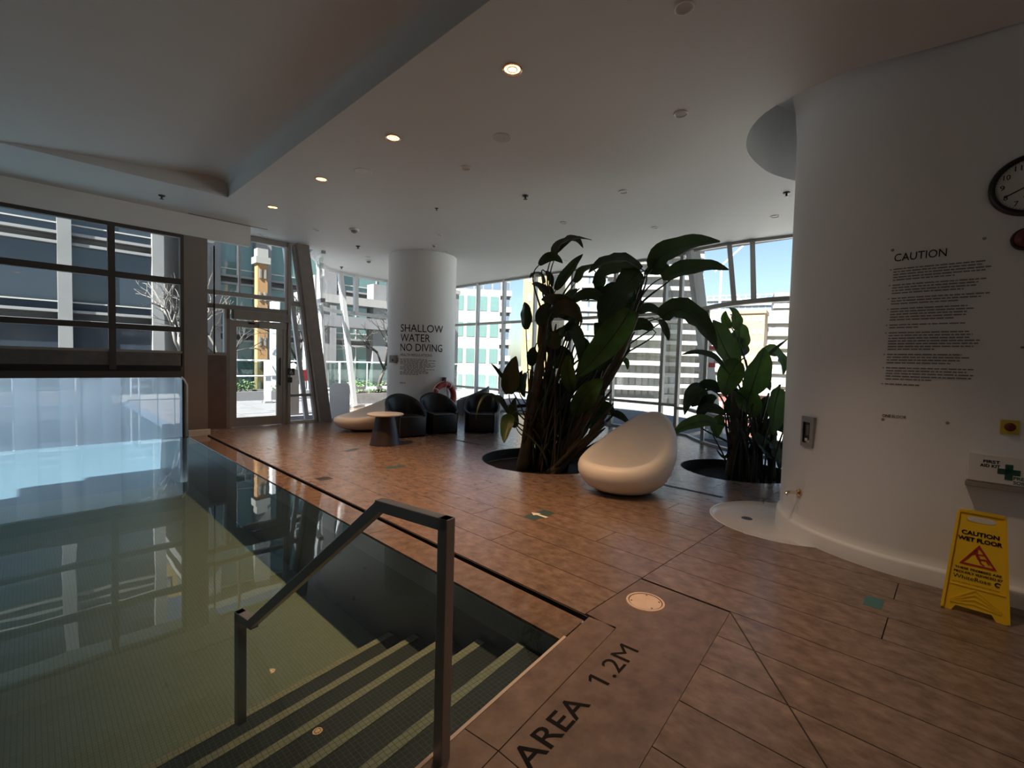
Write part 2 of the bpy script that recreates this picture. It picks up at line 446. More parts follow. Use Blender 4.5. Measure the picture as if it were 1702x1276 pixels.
# ------------------------------------------------------------------ plan curves
CEIL = 3.95
GB = [(4.80, 10.80), (4.95, 11.5), (5.40, 12.35), (6.1, 12.95), (6.9, 13.15), (7.9, 13.15), (8.9, 13.0), (9.97, 12.75)]
GBs = [(p.x, p.y) for p in catmull([(x, y, 0) for x, y in GB], 4)]
BAY = [(9.97, 4.5), (9.93, 4.25), (9.60, 3.95), (9.30, 3.66), (9.10, 3.42), (8.95, 3.18), (8.79, 2.86), (8.69, 2.45), (8.72, 2.0), (8.95, 1.3), (9.5, 0.5), (9.97, 0.0)]
BAYs = [(p.x, p.y) for p in catmull([(x, y, 0) for x, y in BAY], 4)]
TOP = [(9.97, 4.6), (9.86, 4.38), (9.72, 4.15), (9.66, 3.85), (9.63, 3.55), (9.62, 3.3), (9.65, 2.95), (9.70, 2.5), (9.74, 2.0), (9.8, 1.3), (9.88, 0.5), (9.97, 0.0)]
TOPs = [(p.x, p.y) for p in catmull([(x, y, 0) for x, y in TOP], 4)]
PL1 = (5.57, 4.62, 0.975); PL2 = (7.24, 2.33, 0.775); PIT = (5.17, 1.20, 0.67)
E_ = Vector((0.9922, 0.1244, 0)); N_ = Vector((-0.1244, 0.9922, 0)); O_ = Vector((2.03, 1.50, 0))
def edge(u, v, z=0.0):
    p = O_ + E_ * u + N_ * v
    return (p.x, p.y, z)
def interp(tab, x):
    for (x0, y0), (x1, y1) in zip(tab, tab[1:]):
        if x0 <= x <= x1: return y0 + (y1 - y0) * (x - x0) / max(1e-6, x1 - x0)
    return None
def circle(c, n=48, r=None):
    r = r or c[2]
    return [(c[0] + r * math.cos(2 * PI * k / n), c[1] + r * math.sin(2 * PI * k / n)) for k in range(n)]

# ------------------------------------------------------------------ floor
fl = MB()
outer = [(2.30, 1.5), edge(0.27, -0.005)[:2], (2.03, 1.5), edge(-6.4, 0)[:2], (-4.4, -3.6), (9.99, -3.6), (9.99, 12.8), (7.5, 13.25), (4.8, 11.0), (2.30, 10.8)]
fl.sheet([outer, circle(PL1), circle(PL2), circle(PIT)], -0.012)
floor = fl.build('floor', M['joint'], fix=False)
tag(floor, kind='structure')

bay_asc = sorted([(x, y) for x, y in BAYs if y > 2.45])
gb_asc = sorted(GBs)
def y_range(x):
    lo = -3.5; hi = 10.72
    b = interp(bay_asc, x)
    if b: lo = b
    if x > 4.8:
        h = interp(gb_asc, x)
        hi = h if h else 10.72
    return lo, hi
def spans(x, y0, y1, fy1=None):
    lo, hi = y_range(x)
    if fy1: y1 = min(y1, fy1(x))
    s = [(max(y0, lo), min(y1, hi))]
    for cx, cy, r in (PL1, PL2, PIT):
        d = abs(x - cx)
        if d < r:
            h = math.sqrt(r * r - d * d); a, b = cy - h, cy + h; t = []
            for p, q in s:
                if b <= p or a >= q: t.append((p, q)); continue
                if a > p: t.append((p, a))
                if b < q: t.append((b, q))
            s = t
    return [(p, q) for p, q in s if q - p > 0.004]
def near_circle(x0, x1, y0, y1):
    for cx, cy, r in (PL1, PL2, PIT):
        if x1 > cx - r and x0 < cx + r and y1 > cy - r and y0 < cy + r: return True
    return False
def plank(x0, x1, y0, y1, fy1=None, m='stone'):
    g = 0.003
    x0 += g; x1 -= g; y0 += g; y1 -= g
    mb = MB()
    special = near_circle(x0, x1, y0, y1) or fy1 or x1 > 8.6 or y1 > 10.5
    n = 14 if special else 1
    for i in range(n):
        a = x0 + (x1 - x0) * i / n; b = x0 + (x1 - x0) * (i + 1) / n
        if not special:
            mb.box(a, b, y0, y1, -0.03, 0.0); continue
        sa = spans(a + 1e-4, y0, y1, fy1); sb = spans(b - 1e-4, y0, y1, fy1)
        if len(sa) != len(sb):
            sa = sb if len(sa) < len(sb) else sa
            sb = sa
        for (p, q), (r, t) in zip(sa, sb):
            mb.prism([(a, p), (b, r), (b, t), (a, q)], -0.03, 0.0)
    if not mb.v: return None
    o = mb.build('plank', M[m], floor)
    return o
W_ = 0.325
cols = [2.30, 2.675] + [2.675 + W_ * k for k in range(1, 23)]
for i in range(len(cols) - 1):
    x0, x1 = cols[i], min(cols[i + 1], 9.99)
    if x0 > 9.9: break
    L = 2.44; off = [0.0, 1.22, 0.61, 1.83][i % 4]
    y = 1.555; first = True
    while y < 13.3:
        y2 = y + (L - off if first else L); first = False
        if L - off < 0.1: y2 = y + L
        if y < y_range(x0 + 0.1)[1]:
            plank(x0, x1, y, min(y2, 13.3))
        y = y2
slant = lambda x: 0.95 + 0.113 * (x - 2.98)
cols2 = [2.99 + W_ * k for k in range(-6, 7)]
for i, x0 in enumerate(cols2[:-1]):
    x1 = x0 + W_
    if x0 < 2.9:
        plank(x0, x1, -1.9, 2.0, slant)
    else:
        plank(x0, x1, -1.9, 0.25 if i % 2 else 1.555)
        if i % 2: plank(x0, x1, 0.25, 1.555)
for x0 in [4.94 + W_ * k for k in range(12)]:
    plank(x0, x0 + W_, 0.6, 1.555)
def slab(pts, m='stone_slab', z=0.0):
    mb = MB(); mb.prism(pts, z - 0.03, z)
    return mb.build('paving_slab', M[m], floor)
g = 0.0025
us = [-6.3, -5.4, -3.8, -2.4, -0.82, 0.27]
for a, b in zip(us, us[1:]):                                          # coping row and lettered row, parallel to the pool's near edge
    slab([edge(a + g, -0.012)[:2], edge(a + g, -0.185)[:2], edge(b - g, -0.185)[:2], edge(b - g, -0.012)[:2]])
    x0 = edge(a, -0.19)[0] + g; x1 = min(edge(b, -0.19)[0], 2.305) - g
    if b < 0.2: slab([(x0, edge(a, -0.190)[1]), (x0, slant(x0) + g), (x1, slant(x1) + g), (x1, edge(b, -0.190)[1])])
    else: slab([(x0, edge(a, -0.190)[1]), (x0, slant(x0) + g), (2.972, slant(2.972) + g), (2.972, 1.552), (2.315, 1.552), (x1, edge(b, -0.190)[1])])
for y0, y1 in [(1.56, 3.6), (3.6, 5.7), (5.7, 7.8), (7.8, 9.99)]:     # wet overflow strip beside the pool
    slab([(2.005, y0 - (0.058 if y0 < 2 else 0)), (2.255, y0 - (0.028 if y0 < 2 else 0)), (2.255, y1 - 0.005), (2.005, y1 - 0.005)], 'wet_stone', -0.010)
mb = MB()
a, b = edge(-7, -0.012), edge(0.0, -0.012)
mb.prism([edge(-6.38, -0.012)[:2], edge(0.0, -0.012)[:2], edge(0.0, 0.004)[:2], edge(-6.38, 0.004)[:2]], -0.03, 0.003)
tag(mb.build('trim_1', M['edge_stone']), kind='structure')
mb = MB(); mb.box(2.255, 2.30, 1.53, 10.0, -0.10, -0.07)              # overflow channel bottom
mb.box(2.292, 2.302, 1.53, 10.0, -0.10, -0.004); mb.box(2.252, 2.258, 1.53, 10.0, -0.10, -0.03)
tag(mb.build('trim_2', M['joint']), kind='structure')
mb = MB()                                                             # diagonal expansion joint and the seam beyond it
mb.bar((2.985, 0.955, 0.0005), (1.75, 0.05, 0.0005), 0.006, 0.003)
tag(mb.build('trim_3', M['joint']), kind='structure')

# ------------------------------------------------------------------ pool
pool = thing('swimming_pool', 'dark tiled swimming pool with pale-nosed entry steps under still water', 'pool', (0, 0, 0))
mb = MB(); mb.box(-4.4, 2.0, -0.4, 10.1, -0.90, -0.85); mb.build('pool_floor', M['tile_light'], pool)
mb = MB(); mb.box(2.0, 2.25, 1.50, 10.1, -0.175, -0.0265); mb.build('wall_band', M['tile_band'], pool)
mb = MB(); mb.box(2.0, 2.25, 1.50, 10.1, -0.90, -0.175); mb.prism([edge(-6.38, -0.03)[:2], edge(0.2, -0.03)[:2], edge(0.2, 0.004)[:2], edge(-6.38, 0.004)[:2]], -0.9, -0.03); mb.build('side_wall', M['tile_black'], pool)
for k in range(5):
    v1 = 0.30 + 0.347 * k; zt = -0.15 - 0.135 * k
    mb = MB(); q = [edge(-6.38, -0.02), edge(-0.03, -0.02), edge(-0.03 + 0.1244 * v1 / 0.9922, v1), edge(-6.38, v1)]
    mb.prism([p[:2] for p in q], -0.88, zt)
    st = mb.build('step', M['tile_dark'], pool)
    mb = MB(); q = [edge(-6.38, v1 - 0.052), edge(-0.05 + 0.1244 * v1, v1 - 0.052), edge(-0.05 + 0.1244 * v1, v1 + 0.004), edge(-6.38, v1 + 0.004)]
    mb.prism([p[:2] for p in q], zt - 0.02, zt + 0.003)
    mb.build('nosing', M['tile_nose'], st)
mb = MB(); mb.sheet([[edge(-6.38, 0.004)[:2], edge(0, 0.004)[:2], (2.004, 1.50), (2.004, 10.0), (1.99, 10.05), (-4.35, 10.05)]], -0.02)
tag(mb.build('pool_water', M['water'], fix=False), 'still clear water filling the indoor pool to its brim', 'water', kind='stuff')
# outdoor half of the pool
op = thing('outdoor_pool', 'bright blue outdoor pool beyond the vinyl curtain', 'pool', (0, 0, 0))
mb = MB(); mb.box(-12, 1.95, 10.25, 17.5, -1.1, -1.0); mb.build('pool_floor', M['tile_blue'], op)
mb = MB(); mb.box(1.95, 2.1, 10.4, 17.5, -1.1, -0.01); mb.box(-12, 2.1, 17.5, 17.7, -1.1, -0.0); mb.build('side_wall', M['tile_blue'], op)
mb = MB(); mb.sheet([[(-12, 10.25), (1.95, 10.25), (1.95, 17.5), (-12, 17.5)]], -0.05)
tag(mb.build('outdoor_water', M['water'], fix=False), 'pale water of the outdoor pool past the curtain', 'water', kind='stuff')

# ------------------------------------------------------------------ ceiling with the tray over the pool and the cove round the drum
cove = [(5.10, -3.6), (4.98, -1.6), (4.83, -0.17), (4.76, 0.35), (4.70, 0.84), (4.95, 1.50), (5.5, 1.84), (6.17, 1.90), (6.76, 1.78), (7.6, 1.3), (8.4, 0.2), (9.0, -1.4)]
coves = [(p.x, p.y) for p in catmull([(x, y, 0) for x, y in cove], 6)]
ceil_gb = [(p.x, p.y) for p in catmull([(4.62, 11.0, 0), (4.80, 11.6, 0), (5.45, 12.52, 0), (6.15, 13.1, 0), (6.95, 13.25, 0), (7.9, 13.25, 0), (8.9, 13.1, 0), (10.05, 12.8, 0)], 4)]
mb = MB()
outl = [(2.22, -3.6)] + coves + [(9.2, -3.6), (10.05, -3.6)] + [(x + 0.05, y) for x, y in TOPs[::-1]] + [(10.05, 12.8)] + ceil_gb[::-1][1:] + [(4.62, 10.9), (2.22, 10.9)]
mb.sheet([outl], CEIL)
mb.sheet([[(-4.4, 8.43), (2.22, 8.43), (2.22, 10.9), (-4.4, 10.9)]], CEIL)
mb.grid([[(x, y, CEIL) for x, y in coves], [(x, y, CEIL + 0.04) for x, y in coves]])
ceil = mb.build('ceiling', M['ceil'], fix=False)
tag(ceil, kind='structure')
mb = MB()                                                             # curved sheet of the raised tray
prof = [(2.22, 3.95), (2.218, 4.02), (2.205, 4.10), (2.17, 4.17), (2.08, 4.21), (1.9, 4.205), (1.6, 4.165), (1.2, 4.115), (0.6, 4.055), (0.0, 3.99), (-0.35, 3.955), (-0.7, 3.95), (-4.4, 3.95)]
prof = [(p.x, p.z) for p in catmull([(x, 0, z) for x, z in prof], 4)]
mb.grid([[(x, -3.6, z) for x, z in prof], [(x, 8.43, z) for x, z in prof]])
tray = mb.build('ceiling_tray', M['ceil'], smooth=True, fix=False); tag(tray, kind='structure')
mb = MB()
mb.grid([[(x, 8.43, 3.95) for x, z in prof], [(x, 8.43, z) for x, z in prof]])
mb.build('tray_end', M['ceil'], tray, fix=False)
mb = MB(); mb.sheet([coves + [(9.2, -3.6)]], 4.8)
mb.grid([[(x, y, CEIL + 0.04) for x, y in coves], [(x + 0.0, y, 4.8) for x, y in coves]])
tag(mb.build('ceiling_cove', M['ceil'], fix=False), kind='structure')
mb = MB(); mb.box(-4.6, 10.2, -3.8, 10.9, 4.9, 5.0); mb.prism([(4.6, 10.8)] + ceil_gb + [(10.2, 10.8)], 4.3, 4.4)
mb.prism([(9.9, -0.1), (10.2, -0.1), (10.2, 12.9), (9.9, 12.9)], 4.0, 4.95)
tag(mb.build('roof', M['concrete']), kind='structure')
mb = MB(); mb.box(-4.6, -4.4, -3.8, 10.2, -0.9, 4.95); tag(mb.build('wall_left', M['cladding']), kind='structure')
mb = MB(); mb.box(-4.4, 10.2, -3.8, -3.6, -0.1, 4.95); tag(mb.build('wall_back', M['paint']), kind='structure')
mb = MB(); mb.box(9.97, 10.2, -3.8, 0.0, -0.1, 4.95); tag(mb.build('wall_right', M['paint']), kind='structure')

# ------------------------------------------------------------------ leaning curved wall (the drum)
def drum_line():
    pts = [(4.45, -3.7, 0), (4.45, -2.5, 0), (4.45, -1.2, 0), (4.45, -0.5, 0)]
    n = 26
    for k in range(n + 1):
        a = PI - (PI * 0.62) * k / n
        pts.append((5.55 + 1.10 * math.cos(a), 0.15 + 1.15 * math.sin(a), 0))
    pts += [(6.9, 1.0, 0), (7.8, 0.2, 0), (8.4, -1.4, 0), (8.6, -3.7, 0)]
    return [Vector(p) for p in pts]
DL = drum_line()
def normals(pts):
    out = []
    for i, p in enumerate(pts):
        t = pts[min(i + 1, len(pts) - 1)] - pts[max(i - 1, 0)]
        out.append(Vector((-t.y, t.x, 0)).normalized())
    return out
DN = normals(DL)
dprof = [(-0.12, 0.04), (0.0, 0.036), (0.10, 0.030), (0.114, 0.026), (0.120, 0.010), (0.128, 0.0), (0.2, 0.0), (1.0, 0), (2.0, 0), (3.0, 0), (3.6, 0.0), (3.95, 0.006), (4.25, 0.03), (4.5, 0.08), (4.7, 0.17), (4.8, 0.26)]
mb = MB(); rows = []
for z, o in dprof:
    rows.append([tuple(p + n * o + Vector((0.10 * max(z, 0), 0.03 * max(z, 0), z))) for p, n in zip(DL, DN)])
mb.grid(rows)
drum = mb.build('wall_drum', M['paint'], smooth=True, fix=False)
tag(drum, kind='structure')
def drum_pt(y, z, off=0.004):
    """point on the flat part of the leaning wall facing the pool"""
    dy = max(0.0, y - 0.03 * z - 0.15) / 1.15
    x = 5.55 - 1.10 * math.sqrt(max(0.0, 1 - dy * dy))
    return (x + 0.10 * z - off, y, z)
LEAN = math.atan(0.10)

# ------------------------------------------------------------------ round column
CC = (6.66, 9.50); CR = 0.80
mb = MB(); mb.lathe([(CR, -0.02), (CR, 3.80), (CR + 0.004, 3.82), (CR + 0.004, CEIL)], 72, (CC[0], CC[1], 0))
tag(mb.build('column', M['paint'], smooth=True, angle=0.6), kind='structure')
mb = MB(); mb.lathe([(CR + 0.012, 0), (CR + 0.012, 0.09), (CR, 0.1)], 72, (CC[0], CC[1], 0))
tag(mb.build('baseboard_column', M['paint'], smooth=True, angle=0.6), kind='structure')

# ------------------------------------------------------------------ garage wall: bulkhead, steel column, overhead door, vinyl curtain
mb = MB(); mb.box(-4.4, 3.02, 10.0, 10.12, 3.58, CEIL); tag(mb.build('beam', M['paint']), kind='structure')
mb = MB(); mb.box(-4.4, 2.6, 10.12, 10.9, 3.7, CEIL); tag(mb.build('soffit', M['paint']), kind='structure')
mb = MB(); mb.box(1.95, 2.31, 10.03, 10.40, -0.03, 3.60); tag(mb.build('column_square', M['steel']), kind='structure')
mb = MB(); mb.box(2.0, 2.34, 9.98, 10.03, -0.03, 0.10); tag(mb.build('baseboard_square', M['off_white']), kind='structure')
gd = thing('overhead_door', 'glazed overhead door with dark rails, closed down to a black seal over the pool', 'door', (0, 10.05, 0))
xm = [-4.3, -3.0, -1.1, 0.97, 1.92]
for x in xm[:-1]:
    b = MB(); b.box(x - 0.045, x + 0.045, -0.04, 0.06, 1.20, 3.60); b.build('stile', M['frame_dark'], gd)
b = MB(); b.box(1.90, 1.95, -0.02, 0.06, 1.05, 3.58); b.build('stile', M['frame_dark'], gd)
for z0, z1 in ((2.70, 2.80), (1.865, 1.955), (3.52, 3.6)):
    b = MB(); b.box(-4.3, 1.92, -0.035, 0.06, z0, z1); b.build('rail', M['frame_dark'], gd)
b = MB(); b.box(-4.3, 1.92, -0.03, 0.05, 1.49, 1.53); b.build('rail', M['frame'], gd)
b = MB(); b.box(-4.3, 1.92, -0.02, 0.05, 1.27, 1.49); b.build('bottom_panel', M['grey_panel'], gd)
b = MB(); b.box(-4.3, 1.92, -0.015, 0.05, 1.17, 1.27); b.build('rubber_seal', M['rubber'], gd)
b = MB(); b.box(-4.3, 1.93, -0.03, 0.08, 1.06, 1.17); b.build('curtain_header', M['frame_dark'], gd)
for xa, xb in zip(xm, xm[1:]):
    for z0, z1 in ((1.53, 1.865), (1.955, 2.70), (2.80, 3.52)):
        b = MB(); b.box(xa + 0.045, xb - 0.045 if xb < 1.9 else xb - 0.02, 0.0, 0.008, z0, z1); b.build('pane', M['glass'], gd)
vc = thing('vinyl_curtain', 'hazy vinyl strip curtain hanging to the water under the overhead door', 'curtain', (0, 10.10, 0))
random.seed(5)
for k in range(26):
    x0 = -4.35 + k * 0.2465; x1 = x0 + 0.261; dy = 0.012 * (k % 2); rows = []
    ph = random.random() * 6
    for z in [i * 0.12 for i in range(10)]:
        zz = min(z, 1.08) - 0.022
        w = 0.006 * math.sin(zz * 7 + ph)
        rows.append([(x0 + (x1 - x0) * t, dy + w + 0.010 * math.sin(t * PI), zz) for t in (0, .25, .5, .75, 1)])
    b = MB(); b.grid(rows); b.build('strip', M['vinyl'], vc, smooth=True, fix=False)
b = MB(); b.tube([(1.90, -0.10, 1.07), (1.94, -0.10, 1.02), (1.985, -0.10, 0.93), (1.985, -0.10, 0.0)], 0.014, 8); b.build('track', M['frame_white'], vc, smooth=True)
b = MB(); b.box(1.925, 1.975, -0.06, 0.0, -0.03, 1.02); b.build('guide', M['rubber'], vc)

# ------------------------------------------------------------------ door wall
wd = root('wall_door')
def fr(x0, x1, z0, z1, y0=10.70, y1=10.80, m='frame', name='frame', parent=None):
    b = MB(); b.box(x0, x1, y0, y1, z0, z1); return b.build(name, M[m], parent or wd)
b = MB(); b.box(2.31, 2.79, 10.70, 10.85, -0.02, 1.47); tag(b.build('wall_panel', M['brown_panel']), kind='structure')
w1 = root('window_1')
fr(2.31, 2.79, 1.47, 1.53, parent=w1); fr(2.75, 2.79, 1.53, 2.45, parent=w1, m='frame_white', y0=10.69); fr(2.31, 2.34, 1.5, 3.9, parent=w1)
fr(2.34, 2.75, 1.53, 2.42, 10.745, 10.753, 'glass', 'pane', w1)
fr(2.79, 2.85, -0.01, 2.42, name='jamb', m='cladding'); fr(2.85, 2.89, -0.01, 2.2, name='jamb', m='frame')
fr(3.885, 3.97, -0.01, 2.42, name='jamb'); fr(3.97, 4.03, -0.01, 3.93, 10.66, 10.82, name='post')
fr(2.31, 4.0, 2.40, 2.49, 10.68, 10.81, name='lintel', m='cladding')
fr(2.31, 4.0, 2.67, 2.755, name='transom'); fr(2.31, 4.0, 3.84, 3.95, name='head')
fr(3.02, 3.06, 2.75, 3.9, 10.73, 10.79, name='mullion', m='frame_white'); fr(3.91, 3.97, 2.49, 3.85, 10.69, 10.74, 'frame_white', 'mullion')
for x0, x1, z0, z1 in ((2.34, 3.97, 2.49, 2.67), (2.34, 3.02, 2.755, 3.84), (3.06, 3.91, 2.755, 3.84)):
    fr(x0, x1, z0, z1, 10.745, 10.753, 'glass', 'pane')
ht = fr(2.55, 2.575, 1.5, 3.6, 10.63, 10.655, 'black', 'cable_rod')
d1 = root('door_1', loc=(2.89, 10.74, 0))
def dl(x0, x1, z0, z1, m='frame', name='stile', y0=-0.03, y1=0.03, p=None):
    b = MB(); b.box(x0, x1, y0, y1, z0, z1); return b.build(name, M[m], p or d1)
dl(0, 0.085, 0.012, 2.19); dl(0.87, 0.99, 0.012, 2.19); dl(0.085, 0.87, 0.012, 0.19, name='rail'); dl(0.085, 0.87, 2.06, 2.19, name='rail')
dl(0.085, 0.87, 0.19, 2.06, 'glass', 'pane', -0.004, 0.004)
h = dl(0.905, 0.93, 0.85, 1.45, 'black', 'handle', -0.085, -0.06); dl(0.905, 0.93, 0.88, 0.91, 'black', 'handle_mount', -0.06, -0.03, h); dl(0.905, 0.93, 1.39, 1.42, 'black', 'handle_mount', -0.06, -0.03, h)
dl(0.0, 1.10, 2.215, 2.39, 'cladding', 'operator_box', -0.16, -0.04); dl(-0.012, 0.0, 2.215, 2.40, 'black', 'operator_end', -0.16, -0.04)
dl(0.30, 0.42, 2.13, 2.17, 'black', 'arm_shoe', -0.06, -0.03); dl(0.34, 0.75, 2.165, 2.19, 'frame', 'arm', -0.09, -0.065)
dl(0.50, 1.05, 2.07, 2.205, 'frame', 'sensor_cover', -0.075, -0.035)
# sidelight and the leaning cladding column
sl = root('window_2')
b = MB(); b.add([(4.03, 10.75, 0.03), (4.72, 10.75, 0.03), (4.20, 10.75, 3.9), (4.03, 10.75, 3.9)], [(0, 1, 2, 3)]); b.build('pane', M['glass'], sl, fix=False)
fr(4.03, 4.66, 0.59, 0.65, name='transom', parent=sl); fr(4.03, 4.74, 0.0, 0.05, name='sill', parent=sl, m='frame_white'); fr(4.03, 4.34, 2.60, 2.70, name='transom', parent=sl)
b = MB(); b.bar((4.60, 10.72, 0.05), (4.10, 10.72, 3.9), 0.06, 0.10, side=(1, 0, 0)); b.build('mullion', M['frame_white'], sl)
b = MB(); b.bar((4.48, 10.9, 0.05), (3.98, 10.9, 3.9), 0.09, 0.08, side=(1, 0, 0)); b.build('mullion', M['paint'], sl)
b = MB()
b.add([(4.66, 10.56, -0.02), (4.93, 10.56, -0.02), (4.93, 10.9, -0.02), (4.66, 10.9, -0.02), (4.11, 10.56, CEIL), (4.37, 10.56, CEIL), (4.37, 10.9, CEIL), (4.11, 10.9, CEIL)],
      [(0, 3, 2, 1), (4, 5, 6, 7), (0, 1, 5, 4), (1, 2, 6, 5), (2, 3, 7, 6), (3, 0, 4, 7)])
tag(b.build('column_leaning', M['cladding']), kind='structure')

# ------------------------------------------------------------------ glass walls
def wall_strip(mb, path, z0, z1, half=0.035):
    """a bar that follows a plan path"""
    P = [Vector((x, y, 0)) for x, y in path]; nn = normals(P); rows = []
    for s, z in ((-half, z0), (half, z0), (half, z1), (-half, z1), (-half, z0)):
        rows.append([tuple(p + n * s + Vector((0, 0, z))) for p, n in zip(P, nn)])
    mb.add([r[0] for r in rows[:4]] + [r[-1] for r in rows[:4]], [(0, 1, 2, 3), (7, 6, 5, 4)])
    mb.grid(rows)
w3 = root('window_3')                                                 # bulging bay left of the round column
for z0, z1, hw in ((0.0, 0.07, 0.06), (0.54, 0.62, 0.04), (2.76, 2.86, 0.05), (3.88, CEIL, 0.05)):
    b = MB(); wall_strip(b, GBs, z0, z1, hw); b.build('transom', M['frame_white'], w3, fix=True)
def on_path(path, s):
    d = 0
    for (a, b_) in zip(path, path[1:]):
        L = math.dist(a, b_)
        if d + L >= s:
            t = (s - d) / L
            return (a[0] + (b_[0] - a[0]) * t, a[1] + (b_[1] - a[1]) * t)
        d += L
    return path[-1]
for i in range(0, len(GBs) - 1, 4):
    seg = GBs[i:i + 5]
    for z0, z1 in ((0.07, 0.54), (0.62, 2.76), (2.86, 3.88)):
        b = MB(); b.grid([[(x, y, z0) for x, y in seg], [(x, y, z1) for x, y in seg]]); b.build('pane', M['glass'], w3, smooth=True, fix=False)
for (xa, ya), (xb, yb), z0, z1, w in (((6.80, 13.08), (6.28, 13.02), 0.05, 3.93, 0.13), ((6.82, 13.1), (6.80, 13.1), 2.8, 3.93, 0.11), ((5.72, 12.62), (5.30, 12.2), 0.05, 3.93, 0.07), ((8.1, 13.1), (7.9, 13.1), 0.05, 3.93, 0.09), ((9.2, 12.95), (9.15, 12.95), 0.05, 3.93, 0.09)):
    b = MB(); b.bar((xa, ya, z0), (xb, yb, z1), w, 0.12, side=(1, 0.1, 0)); b.build('mullion', M['frame_white'], w3)
w4 = root('window_4')                                                 # straight glass wall behind the plants
XR = 9.97; YM = [4.52, 4.89, 6.18, 7.47, 8.77, 10.01, 11.18, 12.4, 12.75]
for y in YM[:-1]:
    b = MB(); b.box(XR - 0.06, XR + 0.05, y - 0.035, y + 0.035, 0, CEIL); b.build('mullion', M['frame'] if y < 8 else M['frame_white'], w4)  # nearer mullions darker grey: their backlit shade is put into the colour
for z0, z1 in ((-0.01, 0.05), (0.61, 0.67), (2.64, 2.71), (3.9, CEIL)):
    b = MB(); b.box(XR - 0.05, XR + 0.05, 4.5, 12.75, z0, z1); b.build('transom', M['frame'], w4)
for ya, yb in zip(YM, YM[1:]):
    for z0, z1 in ((0.05, 0.61), (0.67, 2.64), (2.71, 3.9)):
        b = MB(); b.box(XR - 0.004, XR + 0.004, ya + 0.035, yb - 0.035, z0, z1); b.build('pane', M['glass'], w4)
w5 = root('window_5')                                                 # curved bay with the outward leaning upper lights
for z0, z1 in ((-0.01, 0.04), (0.55, 0.61), (2.62, 2.70)):
    b = MB(); wall_strip(b, BAYs, z0, z1, 0.045); b.build('transom', M['frame'], w5)
for i in range(0, len(BAYs) - 1, 4):
    seg = BAYs[i:i + 5]; sg2 = TOPs[i:i + 5]
    for z0, z1 in ((0.04, 0.55), (0.61, 2.62)):
        b = MB(); b.grid([[(x, y, z0) for x, y in seg], [(x, y, z1) for x, y in seg]]); b.build('pane', M['glass'], w5, smooth=True, fix=False)
    b = MB(); b.grid([[(x, y, 2.70) for x, y in seg], [(x, y, CEIL) for x, y in sg2]]); b.build('pane', M['glass'], w5, smooth=True, fix=False)
b = MB(); wall_strip(b, TOPs, 3.90, CEIL, 0.04); b.build('transom', M['frame'], w5)
for k, pa in ((22, (9.60, 3.43)), (26, (9.64, 3.02)), (34, (9.74, 2.0))):
    x, y = BAYs[k]
    b = MB(); b.bar((x, y, 2.66), (pa[0], pa[1], 3.93), 0.085, 0.10, side=(0.3, -1, 0)); b.build('mullion', M['frame'], w5)
for k in (12, 38):
    x, y = BAYs[k]
    b = MB(); b.box(x - 0.03, x + 0.03, y - 0.03, y + 0.03, 0, 2.66); b.build('mullion', M['frame'], w5)
b = MB(); b.bar((10.45, 3.80, -0.1), (9.79, 4.24, CEIL), 0.20, 0.26, side=(0.7, -0.7, 0)); tag(b.build('column_outside', M['frame_white']), kind='structure')
mb = MB(); mb.prism([(9.0, 3.0), (9.3, 3.66), (9.93, 4.25), (11.2, 4.25), (11.2, 2.0), (8.75, 2.0)], -0.3, -0.03); tag(mb.build('slab_outside', M['white_conc']), kind='structure')
# ------------------------------------------------------------------ handrail
hr = thing('handrail', 'dark square-section steel handrail leading down into the pool', 'handrail', (0, 0, 0))
a0 = Vector((1.06, 1.335, 0)); nn = Vector((-0.170, 0.9854, 0)); up = Vector((0, 0, 1)); ee = Vector((0.9854, 0.170, 0))
A1 = a0 + up * 0.90; A2 = A1 + nn * 0.36; A3 = a0 + nn * 1.37 + up * 0.05; A4 = A3 + nn * 0.14; A5 = A4 - up * 0.62
S = 0.046
b = MB(); b.bar(a0 - up * 0.02, A1 + up * S / 2, S, S, ee); b.build('post', M['rail_steel'], hr, bevel=0.003)
b = MB(); b.bar(A4 + up * S / 2, A5, S, S, ee); b.build('post', M['rail_steel'], hr, bevel=0.003)
b = MB(); b.bar(A1 - nn * S / 2, A2 + nn * 0.012, S, S, ee); b.build('top_rail', M['rail_steel'], hr, bevel=0.003)
b = MB(); b.bar(A2 - nn * 0.012 + up * 0.004, A3 + nn * 0.01, S, S, ee); b.build('sloping_rail', M['rail_steel'], hr, bevel=0.003)
b = MB(); b.bar(A3 - nn * 0.012, A4 + nn * S / 2, S, S, ee); b.build('lower_rail', M['rail_steel'], hr, bevel=0.003)

